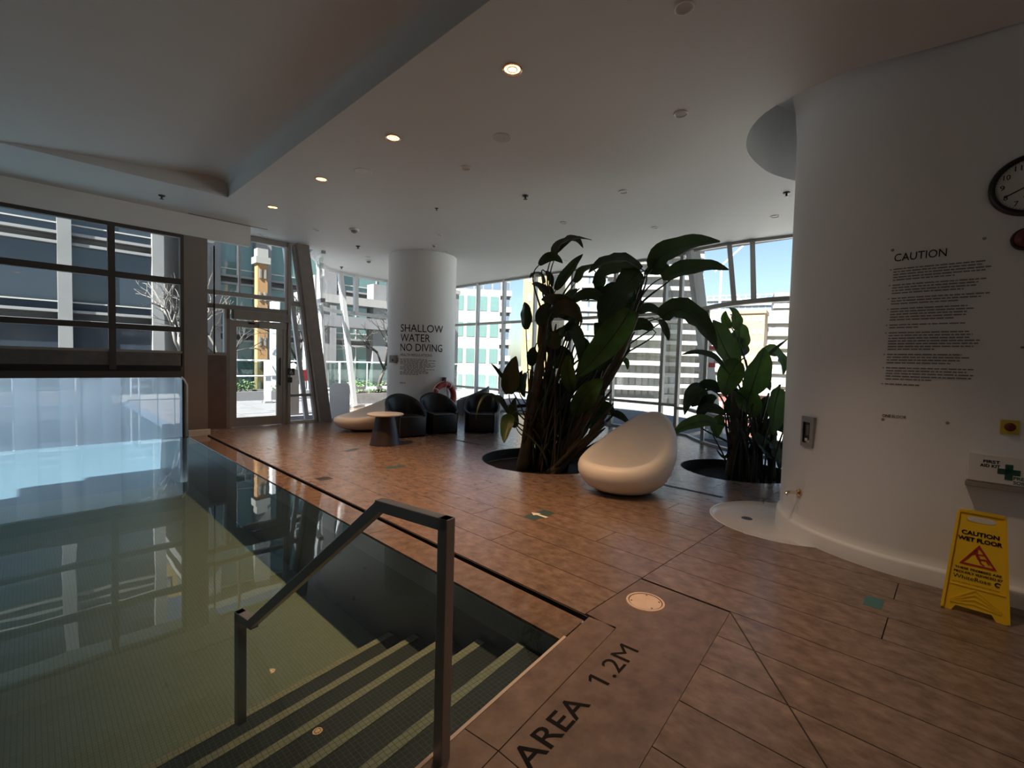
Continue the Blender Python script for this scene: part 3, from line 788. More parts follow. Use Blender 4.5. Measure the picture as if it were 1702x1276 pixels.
# ------------------------------------------------------------------ moulded shell chairs
def shell_mesh(mb):
    """low lip towards -x, tall rounded back towards +x; rests on z = 0"""
    n = 72
    def rim(a):
        c = (1 + math.cos(a)) / 2                       # 1 at the back
        h = 0.36 + 0.56 * c ** 2.1
        sx = 0.58 + 0.06 * c; sy = 0.50 + 0.03 * math.sin(a) ** 2
        return Vector((sx * math.cos(a) + 0.02, sy * math.sin(a), h))
    rings = []
    outer_t = [(0.0, 0.0), (0.36, 0.0), (0.52, 0.02), (0.70, 0.09), (0.86, 0.22), (0.97, 0.40), (1.035, 0.60), (1.045, 0.77), (1.02, 0.89), (0.975, 0.965), (0.92, 0.995), (0.86, 1.0), (0.80, 0.975)]
    for r, t in outer_t:
        ring = []
        for k in range(n):
            a = 2 * PI * k / n; R = rim(a)
            ring.append((R.x * r, R.y * r, R.z * t))
        rings.append(ring)
    c_in = Vector((-0.04, 0, 0.27))
    for s in (0.08, 0.18, 0.30, 0.46, 0.66, 0.84, 1.0):
        ring = []
        for k in range(n):
            a = 2 * PI * k / n; R = rim(a)
            x0, y0, z0 = R.x * 0.80, R.y * 0.80, R.z * 0.975
            x = x0 + (c_in.x - x0) * s; y = y0 + (c_in.y - y0) * s
            drop = 1 - (1 - s) ** 2.8
            ring.append((x, y, z0 + (c_in.z - z0) * drop))
        rings.append(ring)
    o = len(mb.v)
    for rg in rings: mb.v += rg
    for i in range(len(rings) - 1):
        for k in range(n):
            k2 = (k + 1) % n
            mb.f.append((o + i * n + k, o + i * n + k2, o + (i + 1) * n + k2, o + (i + 1) * n + k))
    return mb
b = MB(); shell_mesh(b)
sh = b.build('shell_chair', M['shell'], smooth=True); sh.location = (4.98, 2.87, 0); sh.rotation_euler = (0, 0, math.radians(-8))
tag(sh, 'white moulded shell chair in front of the tall plant, nearest the pool steps', 'chair', 'white shell chairs')
s2 = sh.copy(); COL.objects.link(s2); s2.location = (5.02, 8.98, 0); s2.rotation_euler = (0, 0, math.radians(-4)); s2.scale = (1.28, 1.02, 0.80)
s2.data = s2.data.copy(); s2.data.materials[0] = M['shell_warm']
s2['label'] = 'cream moulded shell chair with its low lip beside the round table'
# ------------------------------------------------------------------ black tub chairs
def tub_chair(label):
    t = thing('tub_chair', label, 'chair', (0, 0, 0), 0, 'black tub chairs in the lounge corner')
    # plan: back at +y, open front at -y
    n = 40; W = 0.37; Dp = 0.37
    def plan(a, r):
        p = 2.6
        c, s = math.cos(a), math.sin(a)
        k = 1 / (abs(c) ** p + abs(s) ** p) ** (1 / p)
        return (W * r * c * k, Dp * r * s * k)
    angs = [math.radians(-52) + math.radians(284) * i / n for i in range(n + 1)]
    def top(a):
        c = max(0.0, math.sin(a)); d = (math.sin(a) + 0.79) / 1.79
        return 0.42 + 0.38 * max(0, d) ** 1.25
    sect = [(1.0, 0.0, 0), (1.0, 0.35, 0), (1.03, 0.75, 0), (1.05, 0.93, 0), (1.03, 0.985, 0), (0.98, 1.0, 0), (0.92, 0.985, 0), (0.88, 0.92, 0), (0.84, 0.6, 0), (0.80, 0.45, 0), (0.78, 0.0, 0)]
    rows = []
    for a in angs:
        rows.append([(*plan(a, r), top(a) * z) for r, z, _ in sect])
    mb = MB(); mb.grid(rows)
    m = len(sect)
    mb.f.append(tuple(range(m))); mb.f.append(tuple(len(mb.v) - m + i for i in range(m))[::-1])
    mb.build('tub_shell', M['leather'], t, smooth=True, angle=0.9)
    mb = MB(); mb.box(-0.275, 0.275, -0.345, 0.27, 0.02, 0.40)
    mb.build('seat', M['leather'], t, smooth=True, angle=0.5, bevel=0.03)
    return t
c1 = tub_chair('black tub chair immediately behind the round table')
c1.location = (5.17, 7.86, 0); c1.rotation_euler = (0, 0, math.radians(-8))
for lab, loc, rz, mm in (('black tub chair below the red life ring', (5.98, 7.86, 0), -14, None), ('black tub chair facing the pool beside the tall plant', (6.78, 7.40, 0), -42, None), ('black tub chair turned away by the tall window, its leather lightened as if lit', (8.72, 9.92, 0), -136, 'leather_lit')):
    c = copy_tree(c1); c.location = loc; c.rotation_euler = (0, 0, math.radians(rz)); c['label'] = lab
    if mm:
        for ch in c.children:
            ch.data = ch.data.copy(); ch.data.materials[0] = M[mm]
        c.scale = (1.2, 1.2, 1.0)

# ------------------------------------------------------------------ round table
t = thing('side_table', 'round side table with a pale top on a dark flared base', 'table', (4.33, 7.22, 0))
b = MB(); b.lathe([(0.0, 0.0), (0.262, 0.0), (0.262, 0.012), (0.25, 0.03), (0.16, 0.515), (0.0, 0.515)], 40); b.build('flared_base', M['table_base'], t, smooth=True, angle=0.7)
b = MB(); b.lathe([(0.0, 0.512), (0.30, 0.512), (0.312, 0.52), (0.312, 0.534), (0.305, 0.54), (0.0, 0.54)], 48); b.build('table_top', M['table_top'], t, smooth=True, angle=0.6)

wp = thing('white_panel', 'tall white round-cornered board standing by the leaning column', 'panel', (5.28, 10.9, 0), math.radians(-28))
b = MB(); R = 0.09; W2 = 0.23; H2 = 0.86
poly = [(-W2, 0.0), (W2, 0.0)] + [(W2 - R + R * math.cos(a), H2 - R + R * math.sin(a)) for a in [PI / 2 * i / 6 for i in range(7)]] + [(-W2 + R + R * math.cos(a), H2 - R + R * math.sin(a)) for a in [PI / 2 + PI / 2 * i / 6 for i in range(7)]]
b.prism(poly, -0.04, 0.04); b.v = [(x, z, y) for x, y, z in b.v]; b.build('board', M['backlit'], wp)
b = MB(); b.box(-0.26, 0.26, -0.14, 0.14, 0, 0.03); b.build('foot', M['white_plastic'], wp)

# ------------------------------------------------------------------ life ring, call box on the column
az = math.radians(273)
lr = thing('life_ring', 'red life ring with white bands and rope hanging on the round column', 'life ring', (CC[0] + (CR + 0.07) * math.cos(az), CC[1] + (CR + 0.07) * math.sin(az), 0.66), az + PI / 2)
b = MB(); ring = [(0.285 * math.cos(2 * PI * k / 40), 0, 0.285 * math.sin(2 * PI * k / 40)) for k in range(40)]
b.tube(ring, 0.068, 12, closed=True); b.build('ring', M['buoy'], lr, smooth=True)
for k in range(4):
    a0_ = PI / 4 + 0.2 + k * PI / 2
    b = MB(); b.tube([(0.285 * math.cos(a0_ + d), 0, 0.285 * math.sin(a0_ + d)) for d in (-0.04, 0, 0.04)], 0.0715, 12); b.build('white_band', M['white_plastic'], lr, smooth=True, angle=0.6)
b = MB(); rp = []
for k in range(48):
    a = 2 * PI * k / 48; rr = 0.365 + 0.012 * math.cos(4 * (a - 0.98)); rp.append((rr * math.cos(a), -0.02, rr * math.sin(a)))
b.tube(rp, 0.008, 6, closed=True); b.tube([(0.02, -0.075, 0.33), (-0.12, -0.08, -0.05)], 0.008, 6); b.tube([(0.03, 0.0, 0.30), (0.035, 0.0, -0.02), (0.05, 0, 0.28)], 0.008, 6); b.build('rope', M['shell_warm'], lr)
b = MB(); b.box(-0.008, 0.008, -0.06, 0.075, 0.34, 0.44); b.build('hook', M['dark_steel'], lr)
az2 = math.radians(187)
cb = thing('call_box', 'small beige call box on the left edge of the round column', 'control box', (CC[0] + CR * math.cos(az2), CC[1] + CR * math.sin(az2), 1.49), az2 + PI / 2)
b = MB(); b.box(-0.08, 0.08, -0.10, 0.0, -0.085, 0.085); b.build('housing', M['cladding'], cb, bevel=0.006)
b = MB(); b.box(0.02, 0.06, -0.105, -0.1, -0.05, 0.0); b.build('speaker_grille', M['black'], cb)

# push plate and reader on the post by the door
pp = thing('door_push_plate', 'black accessible push plate on the post beside the glass door', 'push plate', (4.02, 10.66, 1.15))
b = MB(); b.box(-0.06, 0.085, -0.03, 0, -0.075, 0.075); b.build('plate', M['black'], pp, bevel=0.004)
b = MB(); b.add([(0.012 + 0.034 * math.cos(2 * PI * k / 14 + 1), -0.032, -0.018 + 0.034 * math.sin(2 * PI * k / 14 + 1)) for k in range(14)] + [(0.012 + 0.026 * math.cos(2 * PI * k / 14 + 1), -0.032, -0.018 + 0.026 * math.sin(2 * PI * k / 14 + 1)) for k in range(14)], [(k, k + 1, 14 + k + 1, 14 + k) for k in range(11)])
b.box(0.0, 0.008, -0.033, -0.031, -0.015, 0.03); b.box(0.0, 0.035, -0.033, -0.031, -0.02, -0.012); b.bar((0.03, -0.032, -0.015), (0.048, -0.032, -0.05), 0.008, 0.002, (1, 0, 0)); b.box(-0.003, 0.012, -0.033, -0.031, 0.036, 0.05)
b.build('wheelchair_symbol', M['white_plastic'], pp)
cr_ = thing('card_reader', 'small black card reader under the push plate', 'card reader', (4.01, 10.66, 0.97))
b = MB(); b.box(-0.045, 0.045, -0.025, 0, -0.06, 0.06); b.build('housing', M['black'], cr_, bevel=0.005)

# ------------------------------------------------------------------ floor fittings
def rim_ring(name, label, c, soil_z, mt, rim=True, cat='planter'):
    t = thing(name, label, cat, (c[0], c[1], 0))
    b = MB(); r = c[2]
    b.lathe([(r + 0.004, -0.5), (r + 0.004, -0.001), (r - 0.012, -0.001), (r - 0.014, -0.5)], 64); b.build('rim', M[mt], t, smooth=True, angle=0.6)
    return t
for c, lab in ((PL1, 'sunken round planter of dark soil under the tall plant'), (PL2, 'sunken round planter of dark soil under the low plant by the drum wall')):
    t = rim_ring('round_planter', lab, c, -0.12, 'joint'); t['group'] = 'sunken round planters'
    b = MB(); rows = []
    rr = [0.0, .2, .4, .6, .8, .93, 0.985]
    for r in rr:
        rows.append([(r * c[2] * math.cos(2 * PI * k / 40), r * c[2] * math.sin(2 * PI * k / 40), -0.15 + 0.02 * math.sin(7 * r + 3 * k * 2 * PI / 40)) for k in range(41)])
    b.grid(rows); s_ = b.build('soil', M['soil'], t, smooth=True); s_['kind'] = 'stuff'
fb = thing('foot_basin', 'white round sunken foot-rinse basin against the drum wall', 'basin', (PIT[0], PIT[1], 0))
b = MB(); r = PIT[2]; b.lathe([(r + 0.003, -0.14), (r + 0.003, 0.001), (r - 0.012, 0.001), (r - 0.02, -0.02), (r - 0.06, -0.045), (0.3, -0.052), (0.0, -0.055)], 64); b.build('bowl', M['basin'], fb, smooth=True, angle=0.8)
b = MB(); b.lathe([(0.0, -0.047), (0.05, -0.047), (0.055, -0.052)], 24, (-0.02, 0.33, 0)); b.build('drain', M['dark_steel'], fb)
cv = thing('floor_cover', 'round beige screw-down floor cover in the square slab', 'cover', (2.705, 1.375, 0))
b = MB(); b.lathe([(0.0, 0.004), (0.098, 0.004), (0.1, 0.002), (0.1, -0.02)], 48); b.build('lid', M['cover'], cv, smooth=True, angle=0.5)
b = MB(); b.lathe([(0.100, 0.0015), (0.105, 0.0015)], 48); b.build('gap', M['joint'], cv)
b = MB(); b.lathe([(0.105, 0.001), (0.105, 0.005), (0.118, 0.005), (0.120, 0.0)], 48); b.build('ring', M['cover'], cv, smooth=True, angle=0.5)
for a in (0.4, 2.2, 4.1, 5.4):
    b = MB(); b.lathe([(0, 0.0055), (0.006, 0.0055), (0.007, 0.003)], 10, (0.086 * math.cos(a), 0.086 * math.sin(a), 0)); b.build('screw', M['dark_steel'], cv)
for (x0, x1, y0, y1, lab) in ((5.575, 5.625, 6.03, 7.62, 'long dark slot drain in the floor before the black tub chairs'), (5.545, 5.595, 1.93, 2.76, 'short dark slot drain beside the near white shell chair')):
    t = thing('slot_drain', lab, 'drain', ((x0 + x1) / 2, (y0 + y1) / 2, 0), 0, 'slot drains')
    hx, hy = (x1 - x0) / 2, (y1 - y0) / 2
    b = MB(); b.box(-hx, hx, -hy, hy, -0.002, 0.002); b.build('channel', M['joint'], t)
    b = MB(); b.box(-hx, -hx + 0.006, -hy, hy, -0.002, 0.004); b.box(hx - 0.006, hx, -hy, hy, -0.002, 0.004); b.build('frame', M['dark_steel'], t)
gdn = thing('floor_drain', 'small square grated drain near the overflow channel', 'drain', (2.52, 5.60, 0))
b = MB()
for k in range(6): b.box(-0.07 + k * 0.024, -0.06 + k * 0.024, -0.07, 0.07, 0, 0.003)
b.build('grate', M['dark_steel'], gdn)
b = MB(); b.box(-0.08, 0.08, -0.08, 0.08, -0.002, 0.001); b.build('pan', M['joint'], gdn)
def tape(x, y, w, l, rz, lab, mt='teal', arrow=False):
    t = thing('floor_tape', lab, 'floor marker', (x, y, 0), rz, 'floor markers')
    b = MB(); b.box(-w / 2, w / 2, -l / 2, l / 2, 0.0, 0.0015); b.build('tape', M[mt], t)
    if arrow:
        b = MB(); b.prism([(-0.02, -0.10), (0.02, -0.10), (0.015, 0.02), (0.05, 0.015), (0.0, 0.10), (-0.05, 0.03), (-0.015, 0.02)], 0.0015, 0.0022); b.build('arrow', M['white_plastic'], t)
tape(3.81, 0.34, 0.17, 0.095, math.radians(0), 'teal tape square stuck to the floor near the wet floor sign')
tape(3.48, 2.93, 0.32, 0.15, math.radians(0), 'teal floor marker with a white arrow before the near shell chair', 'teal_dark', True)
tape(3.645, 7.08, 0.30, 0.10, math.radians(18), 'dark teal floor marker nearest the round table', 'teal_dark')
tape(3.52, 5.60, 0.28, 0.12, math.radians(-4), 'dark teal floor marker level with the tall plant', 'teal_dark')
# lettering cut into the slab
mk = thing('depth_lettering', 'black floor lettering reading AREA 1.2M at the pool steps', 'lettering', (0, 0, 0))
def fmap(u, v):
    p = Vector((1.255, 1.062, 0)) + E_.normalized() * 0 + Vector((0.9962, 0.0872, 0)) * u + Vector((-0.0872, 0.9962, 0)) * v
    return (p.x, p.y, 0.0012)
b = MB(); letter(b, 'AREA', fmap, 0.0, 0.0, 0.45, 0.105, offset=0.008); b.build('word', M['ink'], mk, fix=False)
b = MB(); letter(b, '1.2M', fmap, 0.61, 0.0, 0.35, 0.105); b.add([fmap(0.612, 0.088), fmap(0.580, 0.072), fmap(0.580, 0.087), fmap(0.612, 0.105)], [(0, 1, 2, 3)]); b.build('figure', M['ink'], mk, fix=False)

# ------------------------------------------------------------------ wet floor sign
ws = thing('wet_floor_sign', 'yellow folding wet floor sign standing against the drum wall', 'sign', (4.07, -0.13, 0), math.radians(-92))
# local x = width (viewer's right), local -y = towards the pool; panel leans back
def wf(u, v, w=0.0):
    tilt = 0.19
    return (u, v * tilt + 0 - w, v * 0.982)
def wpanel(sign):
    b = MB()
    # outline with the handle hole and the cut-out foot
    def P(u, v): return (u, v)
    hw = lambda v: 0.155 - 0.045 * v / 0.64
    outer_ = [(-hw(0), 0), (-0.105, 0), (-0.085, 0.035), (0.075, 0.035), (0.095, 0), (hw(0), 0), (hw(0.62), 0.62), (hw(0.64) - 0.012, 0.64), (-hw(0.64) + 0.012, 0.64), (-hw(0.62), 0.62)]
    hole = []
    for k in range(24):
        a = 2 * PI * k / 24; c, s = math.cos(a), math.sin(a)
        hole.append((0.066 * (abs(c) ** 0.6) * (1 if c > 0 else -1), 0.585 + 0.021 * (abs(s) ** 0.7) * (1 if s > 0 else -1)))
    pl = [[Vector((x, y, 0)) for x, y in q] for q in (outer_, hole)]
    tr = geometry.tessellate_polygon(pl); flat = outer_ + hole; n = len(flat)
    t_ = 0.012
    b.add([wf(u, v, 0.0) for u, v in flat] + [wf(u, v, -t_) for u, v in flat], [tuple(f) for f in tr] + [tuple(i + n for i in f)[::-1] for f in tr])
    o = 0
    for q in (outer_, hole):
        m_ = len(q)
        for i in range(m_):
            j = (i + 1) % m_; b.f.append((o + i, o + j, n + o + j, n + o + i))
        o += m_
    # raised side flanges and the top rail
    for sx in (-1, 1):
        b.bar(wf(sx * (hw(0.0) - 0.007), 0.01, 0.006), wf(sx * (hw(0.62) - 0.007), 0.62, 0.006), 0.014, 0.014, (1, 0, 0))
    b.bar(wf(-hw(0.63) + 0.01, 0.633, 0.005), wf(hw(0.63) - 0.01, 0.633, 0.005), 0.014, 0.012, (0, 0, 1))
    # embossed chevron ribs on the lower part
    for k in range(4):
        d = k * 0.024
        b.bar(wf(0.0, 0.125 - d * 0.2 + 0.028 - d, 0.002), wf(0.115, 0.06 - d * 0.2 + 0.004, 0.002), 0.008, 0.004, (0, 0, 1))
        b.bar(wf(-0.0, 0.125 - d * 0.2 + 0.028 - d, 0.002), wf(-0.115, 0.06 - d * 0.2 + 0.004, 0.002), 0.008, 0.004, (0, 0, 1))
    b.bar(wf(-0.128, 0.165, 0.002), wf(0.128, 0.165, 0.002), 0.006, 0.005, (0, 0, 1))
    return b
b = wpanel(1)
b.build('front_panel', M['yellow'], ws)
bk = wpanel(1)
bk.v = [(x, 0.25 - (y - 0.0), z) for x, y, z in bk.v]
bk.build('rear_panel', M['yellow'], ws)
def wm(u, v): return wf(u, v, 0.0035)
b = MB(); letter(b, 'CAUTION', wm, -0.085, 0.487, 0.17, 0.027, offset=0.035); letter(b, 'WET FLOOR', wm, -0.10, 0.448, 0.20, 0.027, offset=0.035)
b.build('heading', M['ink'], ws, fix=False)
b = MB()
to = [(0.0, 0.435), (0.085, 0.30), (-0.085, 0.30)]; ti = [(0.0, 0.412), (0.066, 0.311), (-0.066, 0.311)]
b.add([wm(*p) for p in to + ti], [(0, 1, 4, 3), (1, 2, 5, 4), (2, 0, 3, 5)])
disc = [(-0.012 + 0.009 * math.cos(2 * PI * k / 12), 0.394 + 0.009 * math.sin(2 * PI * k / 12)) for k in range(12)]
b.add([wm(*p) for p in disc], [tuple(range(12))])
def stroke(p, q, w):
    d = (Vector(q) - Vector(p)).normalized(); n_ = Vector((-d.y, d.x)) * w / 2
    b.add([wm(*(Vector(p) + n_)), wm(*(Vector(p) - n_)), wm(*(Vector(q) - n_)), wm(*(Vector(q) + n_))], [(0, 1, 2, 3)])
for p, q, w in (((-0.012, 0.383), (0.004, 0.345), 0.014), ((-0.012, 0.380), (-0.042, 0.362), 0.007), ((-0.006, 0.376), (0.026, 0.378), 0.007), ((0.004, 0.347), (0.034, 0.352), 0.009), ((0.034, 0.352), (0.048, 0.326), 0.007), ((0.004, 0.347), (0.012, 0.325), 0.009), ((0.012, 0.325), (0.028, 0.314), 0.008)):
    stroke(p, q, w)
b.build('slip_symbol', M['ink_red'], ws, fix=False)
b = MB(); letter(b, 'THESE PREMISES ARE', wm, -0.103, 0.268, 0.21, 0.014, offset=0.03); letter(b, 'PROUDLY SERVICED BY', wm, -0.106, 0.243, 0.22, 0.014, offset=0.03)
b.build('service_line', M['ink'], ws, fix=False)
b = MB(); letter(b, 'WhiteRose', wm, -0.108, 0.208, 0.17, 0.024); b.build('company_name', M['ink'], ws, fix=False)
b = MB(); letter(b, 'www.whiterosejanitorial.com', wm, -0.11, 0.178, 0.21, 0.010); b.build('web_line', M['ink'], ws, fix=False)
b = MB()
for k in range(20):
    a1 = 0.5 + 4.9 * k / 20; a2 = 0.5 + 4.9 * (k + 1) / 20
    b.add([wm(0.092 + r_ * math.cos(a), 0.22 + r_ * 0.9 * math.sin(a)) for a, r_ in ((a1, 0.015), (a2, 0.015), (a2, 0.008), (a1, 0.008))], [(0, 1, 2, 3)])
b.build('round_emblem', M['ink'], ws, fix=False)

# ------------------------------------------------------------------ things on the drum wall; local x -> -y (viewer's right), local -y -> towards the pool
def wall_thing(name, label, cat, y, z, off=0.0, lean=True):
    x, yy, zz = drum_pt(y, z, off)
    t = thing(name, label, cat, (x, yy, zz), 0)
    t.rotation_euler = Matrix.Rotation(LEAN if lean else 0, 3, 'Y').to_euler()
    t.rotation_euler = (Matrix.Rotation(LEAN if lean else 0, 3, 'Y') @ Matrix.Rotation(-PI / 2, 3, 'Z')).to_euler()
    return t
# local frame after rotation: x = viewer's right along the wall, y = into the wall, z = up the wall
ck = wall_thing('wall_clock', 'round black-rimmed wall clock high on the drum wall, cut by the frame edge', 'clock', -0.272, 2.79)
b = MB(); b.lathe([(0.0, 0.002), (0.185, 0.002)], 48); b.v = [(x, -z - 0.02, y) for x, y, z in b.v]; b.build('face', M['white_plastic'], ck)
b = MB(); b.lathe([(0.176, 0.0), (0.176, 0.03), (0.185, 0.045), (0.20, 0.045), (0.212, 0.03), (0.212, -0.0)], 48); b.v = [(x, -z, y) for x, y, z in b.v]; b.build('rim', M['black'], ck, smooth=True, angle=0.9)
b = MB()
for k in range(1, 13):
    a = PI / 2 - 2 * PI * k / 12; cx_, cz_ = 0.142 * math.cos(a), 0.142 * math.sin(a); w = 0.022 if k < 10 else 0.034
    letter(b, str(k), lambda u, v: (u, -0.0245, v), cx_ - w / 2, cz_ - 0.018, w, 0.036)
for k in range(60):
    a = 2 * PI * k / 60
    b.add([((r_) * math.cos(a + d), -0.0245, r_ * math.sin(a + d)) for r_, d in ((0.166, -0.008), (0.172, -0.008), (0.172, 0.008), (0.166, 0.008))], [(0, 1, 2, 3)])
b.build('numerals', M['ink'], ck, fix=False)
def hand(ang, l, w, nm, d):
    dx, dz = math.cos(ang), math.sin(ang); b = MB(); b.bar((-0.03 * dx, -d, -0.03 * dz), (l * dx, -d, l * dz), w, 0.002, (-dz, 0, dx)); b.build(nm, M['black'], ck)
hand(math.radians(-152), 0.15, 0.008, 'minute_hand', 0.027); hand(math.radians(-112), 0.095, 0.011, 'hour_hand', 0.030)
sr = wall_thing('alarm_sounder', 'dark red round alarm sounder beneath the wall clock', 'alarm', -0.262, 2.42)
b = MB(); b.lathe([(0.0, 0.0), (0.075, 0.0), (0.078, 0.02), (0.07, 0.035), (0.0, 0.035)], 32); b.v = [(x, -z, y) for x, y, z in b.v]; b.build('backing', M['black'], sr, smooth=True, angle=0.6)
b = MB(); b.lathe([(0.062, 0.03), (0.058, 0.05), (0.045, 0.066), (0.02, 0.075), (0.0, 0.077)], 32); b.v = [(x, -z, y) for x, y, z in b.v]; b.build('dome', M['dark_red'], sr, smooth=True)
# caution notice
cn = thing('caution_notice', 'printed caution notice with a dark heading on the drum wall', 'notice', (0, 0, 0))
def nm(u, v, off=0.004): return drum_pt(0.43 - u, 1.80 + v, off)
b = MB(); letter(b, 'CAUTION', nm, 0.0, 0.56, 0.30, 0.060); b.build('heading', M['ink'], cn, fix=False)
b = MB(); letter(b, 'ONE', nm, 0.0, -0.645, 0.052, 0.022, offset=0.02); letter(b, 'BLOOR', nm, 0.058, -0.645, 0.085, 0.022); b.build('logo', M['ink'], cn, fix=False)
b = MB(); random.seed(8); v = 0.50
para = [(5, .55), (4, .52), (3, .56), (5, .46), (2, .42), (7, .50), (4, .46), (5, .50), (1, .27)]
for nl, wmax in para:
    for i in range(nl):
        u = 0.0; end = wmax * (random.uniform(0.88, 1.0) if i < nl - 1 else random.uniform(0.35, 0.9))
        while u < end:
            w = random.uniform(0.012, 0.055); w = min(w, end - u + 0.004)
            b.add([nm(u, v - 0.004), nm(u + w, v - 0.004), nm(u + w, v + 0.0045), nm(u, v + 0.0045)], [(0, 1, 2, 3)])
            u += w + 0.006
        if i == 0: b.add([nm(-0.022, v - 0.004), nm(-0.012, v - 0.004), nm(-0.012, v + 0.004), nm(-0.022, v + 0.004)], [(0, 1, 2, 3)])
        v -= 0.0212
    v -= 0.0185
tag(b.build('paragraph_lines', M['ink_grey'], cn, fix=False), kind='stuff')
for (y, z, lab) in ((0.445, 2.455, 'upper left fixing screw of the caution notice'), (-0.06, 2.46, 'upper right fixing screw of the caution notice'), (0.425, 1.135, 'lower left fixing screw under the notice logo'), (0.06, 1.15, 'lower right fixing screw of the caution notice')):
    t = wall_thing('screw_cap', lab, 'screw', y, z); t['group'] = 'screws around the caution notice'
    b = MB(); b.lathe([(0.0, 0.006), (0.008, 0.005), (0.011, 0.0)], 14); b.v = [(x, -z_, y_) for x, y_, z_ in b.v]; b.build('cap', M['cladding'], t)
br = wall_thing('wall_bracket', 'small dark bracket at the frame edge on the drum wall', 'bracket', -0.30, 1.69)
b = MB(); b.box(-0.03, 0.05, -0.01, 0.0, -0.006, 0.006); b.build('plate', M['dark_steel'], br)
eb = wall_thing('emergency_button', 'yellow plate with a dark red emergency push button', 'button', -0.245, 1.155)
b = MB(); b.box(-0.045, 0.045, -0.012, 0, -0.048, 0.048); b.build('plate', M['yellow_pale'], eb, bevel=0.004)
b = MB(); b.lathe([(0.0, 0.045), (0.02, 0.044), (0.028, 0.036), (0.026, 0.028), (0.014, 0.026), (0.014, 0.0)], 24); b.v = [(x, -z - 0.008, y) for x, y, z in b.v]; b.build('mushroom_button', M['dark_red'], eb, smooth=True, angle=0.9)
fa = wall_thing('first_aid_box', 'white wall-mounted first aid box with a green cross', 'first aid box', -0.25, 0.865)
b = MB(); b.box(-0.20, 0.26, -0.10, 0.004, -0.115, 0.095); b.build('case', M['off_white'], fa, bevel=0.005)
b = MB(); b.box(-0.20, 0.262, -0.112, 0.0, -0.128, -0.094); b.build('base_tray', M['cladding'], fa, bevel=0.004)
b = MB(); b.box(-0.195, 0.262, -0.115, -0.1005, -0.088, 0.098); b.build('door', M['white_plastic'], fa, bevel=0.006)
b = MB(); fm = lambda u, v: (u, -0.1165, v)
letter(b, 'FIRST', fm, -0.12, 0.040, 0.078, 0.021, offset=0.03); letter(b, 'AID KIT', fm, -0.135, 0.012, 0.095, 0.021, offset=0.03)
b.build('first_aid_words', M['ink'], fa, fix=False)
b = MB(); letter(b, 'PREMIERS', fm, 0.022, -0.050, 0.125, 0.021, offset=0.03); letter(b, 'SOINS', fm, 0.022, -0.078, 0.078, 0.021, offset=0.03); b.build('second_words', M['ink_green'], fa, fix=False)
b = MB(); b.box(-0.018, 0.018, -0.118, -0.1155, -0.055, 0.045); b.box(-0.052, 0.052, -0.118, -0.1155, -0.022, 0.014); b.build('green_cross', M['ink_green'], fa)
# steel call panel and spout near the drum's edge: they face along the wall's normal there
def drum_edge(name, label, cat, k, z):
    p = DL[k] + Vector((0.10 * z, 0.03 * z, 0)); n = DN[k]
    t = thing(name, label, cat, (p.x, p.y, z), math.atan2(n.y, n.x) + PI / 2)
    return t
def nearest_dl(y):
    return min(range(4, 20), key=lambda i: abs(DL[i].y - y))
ph = drum_edge('wall_call_panel', 'recessed steel call panel at the edge of the drum wall', 'panel', nearest_dl(0.93), 0.95)
b = MB(); hw_, hh = 0.075, 0.135
for x0, x1, z0, z1 in ((-hw_, hw_, 0.085, hh), (-hw_, hw_, -hh, -0.10), (-hw_, -0.052, -0.10, 0.085), (0.035, hw_, -0.10, 0.085)): b.box(x0, x1, -0.02, 0.006, z0, z1)
b.build('steel_frame', M['steel'], ph)
b = MB(); b.box(-0.055, 0.04, -0.004, 0.01, -0.105, 0.09); b.build('dark_recess', M['black'], ph)
b = MB(); b.box(-0.03, 0.0, -0.014, -0.004, -0.085, -0.06); b.build('white_key', M['white_plastic'], ph)
b = MB(); b.box(-0.02, 0.02, -0.014, -0.004, -0.03, 0.06); b.build('handset', M['dark_steel'], ph)
tp = drum_edge('spout', 'polished brass rinse spout on the drum wall above the foot basin', 'tap', nearest_dl(1.02), 0.39)
b = MB(); b.lathe([(0.0, 0.0), (0.034, 0.0), (0.034, 0.012), (0.022, 0.02), (0.018, 0.03)], 20); b.v = [(x, -z, y) for x, y, z in b.v]; b.build('flange', M['brass'], tp, smooth=True, angle=0.7)
b = MB(); b.tube([(0, -0.02, 0), (0, -0.09, 0.002), (0, -0.115, -0.004), (0, -0.128, -0.02)], [0.017, 0.016, 0.017, 0.018], 14); b.build('nozzle', M['chrome'], tp, smooth=True, angle=0.8)

# ------------------------------------------------------------------ lettering on the round column
cl = thing('shallow_water_notice', 'large black SHALLOW WATER NO DIVING lettering on the round column', 'notice', (0, 0, 0))
FA = math.radians(235.0)
def cm(u, v):
    a = FA + u / CR
    return (CC[0] + (CR + 0.004) * math.cos(a), CC[1] + (CR + 0.004) * math.sin(a), v)
b = MB()
for s_, z0, w in (('SHALLOW', 2.115, 1.01), ('WATER', 1.895, 0.69), ('NO DIVING', 1.680, 1.00)):
    letter(b, s_, cm, -0.50, z0, w, 0.17)
b.build('heading', M['ink'], cl, fix=False)
b = MB(); letter(b, 'HEALTH REGULATIONS', cm, -0.50, 1.565, 0.74, 0.058)
b.add([cm(-0.50, 1.645), cm(0.24, 1.645), cm(0.24, 1.652), cm(-0.50, 1.652)], [(0, 1, 2, 3)]); b.build('subheading', M['ink'], cl, fix=False)
b = MB(); v = 1.50; random.seed(3)
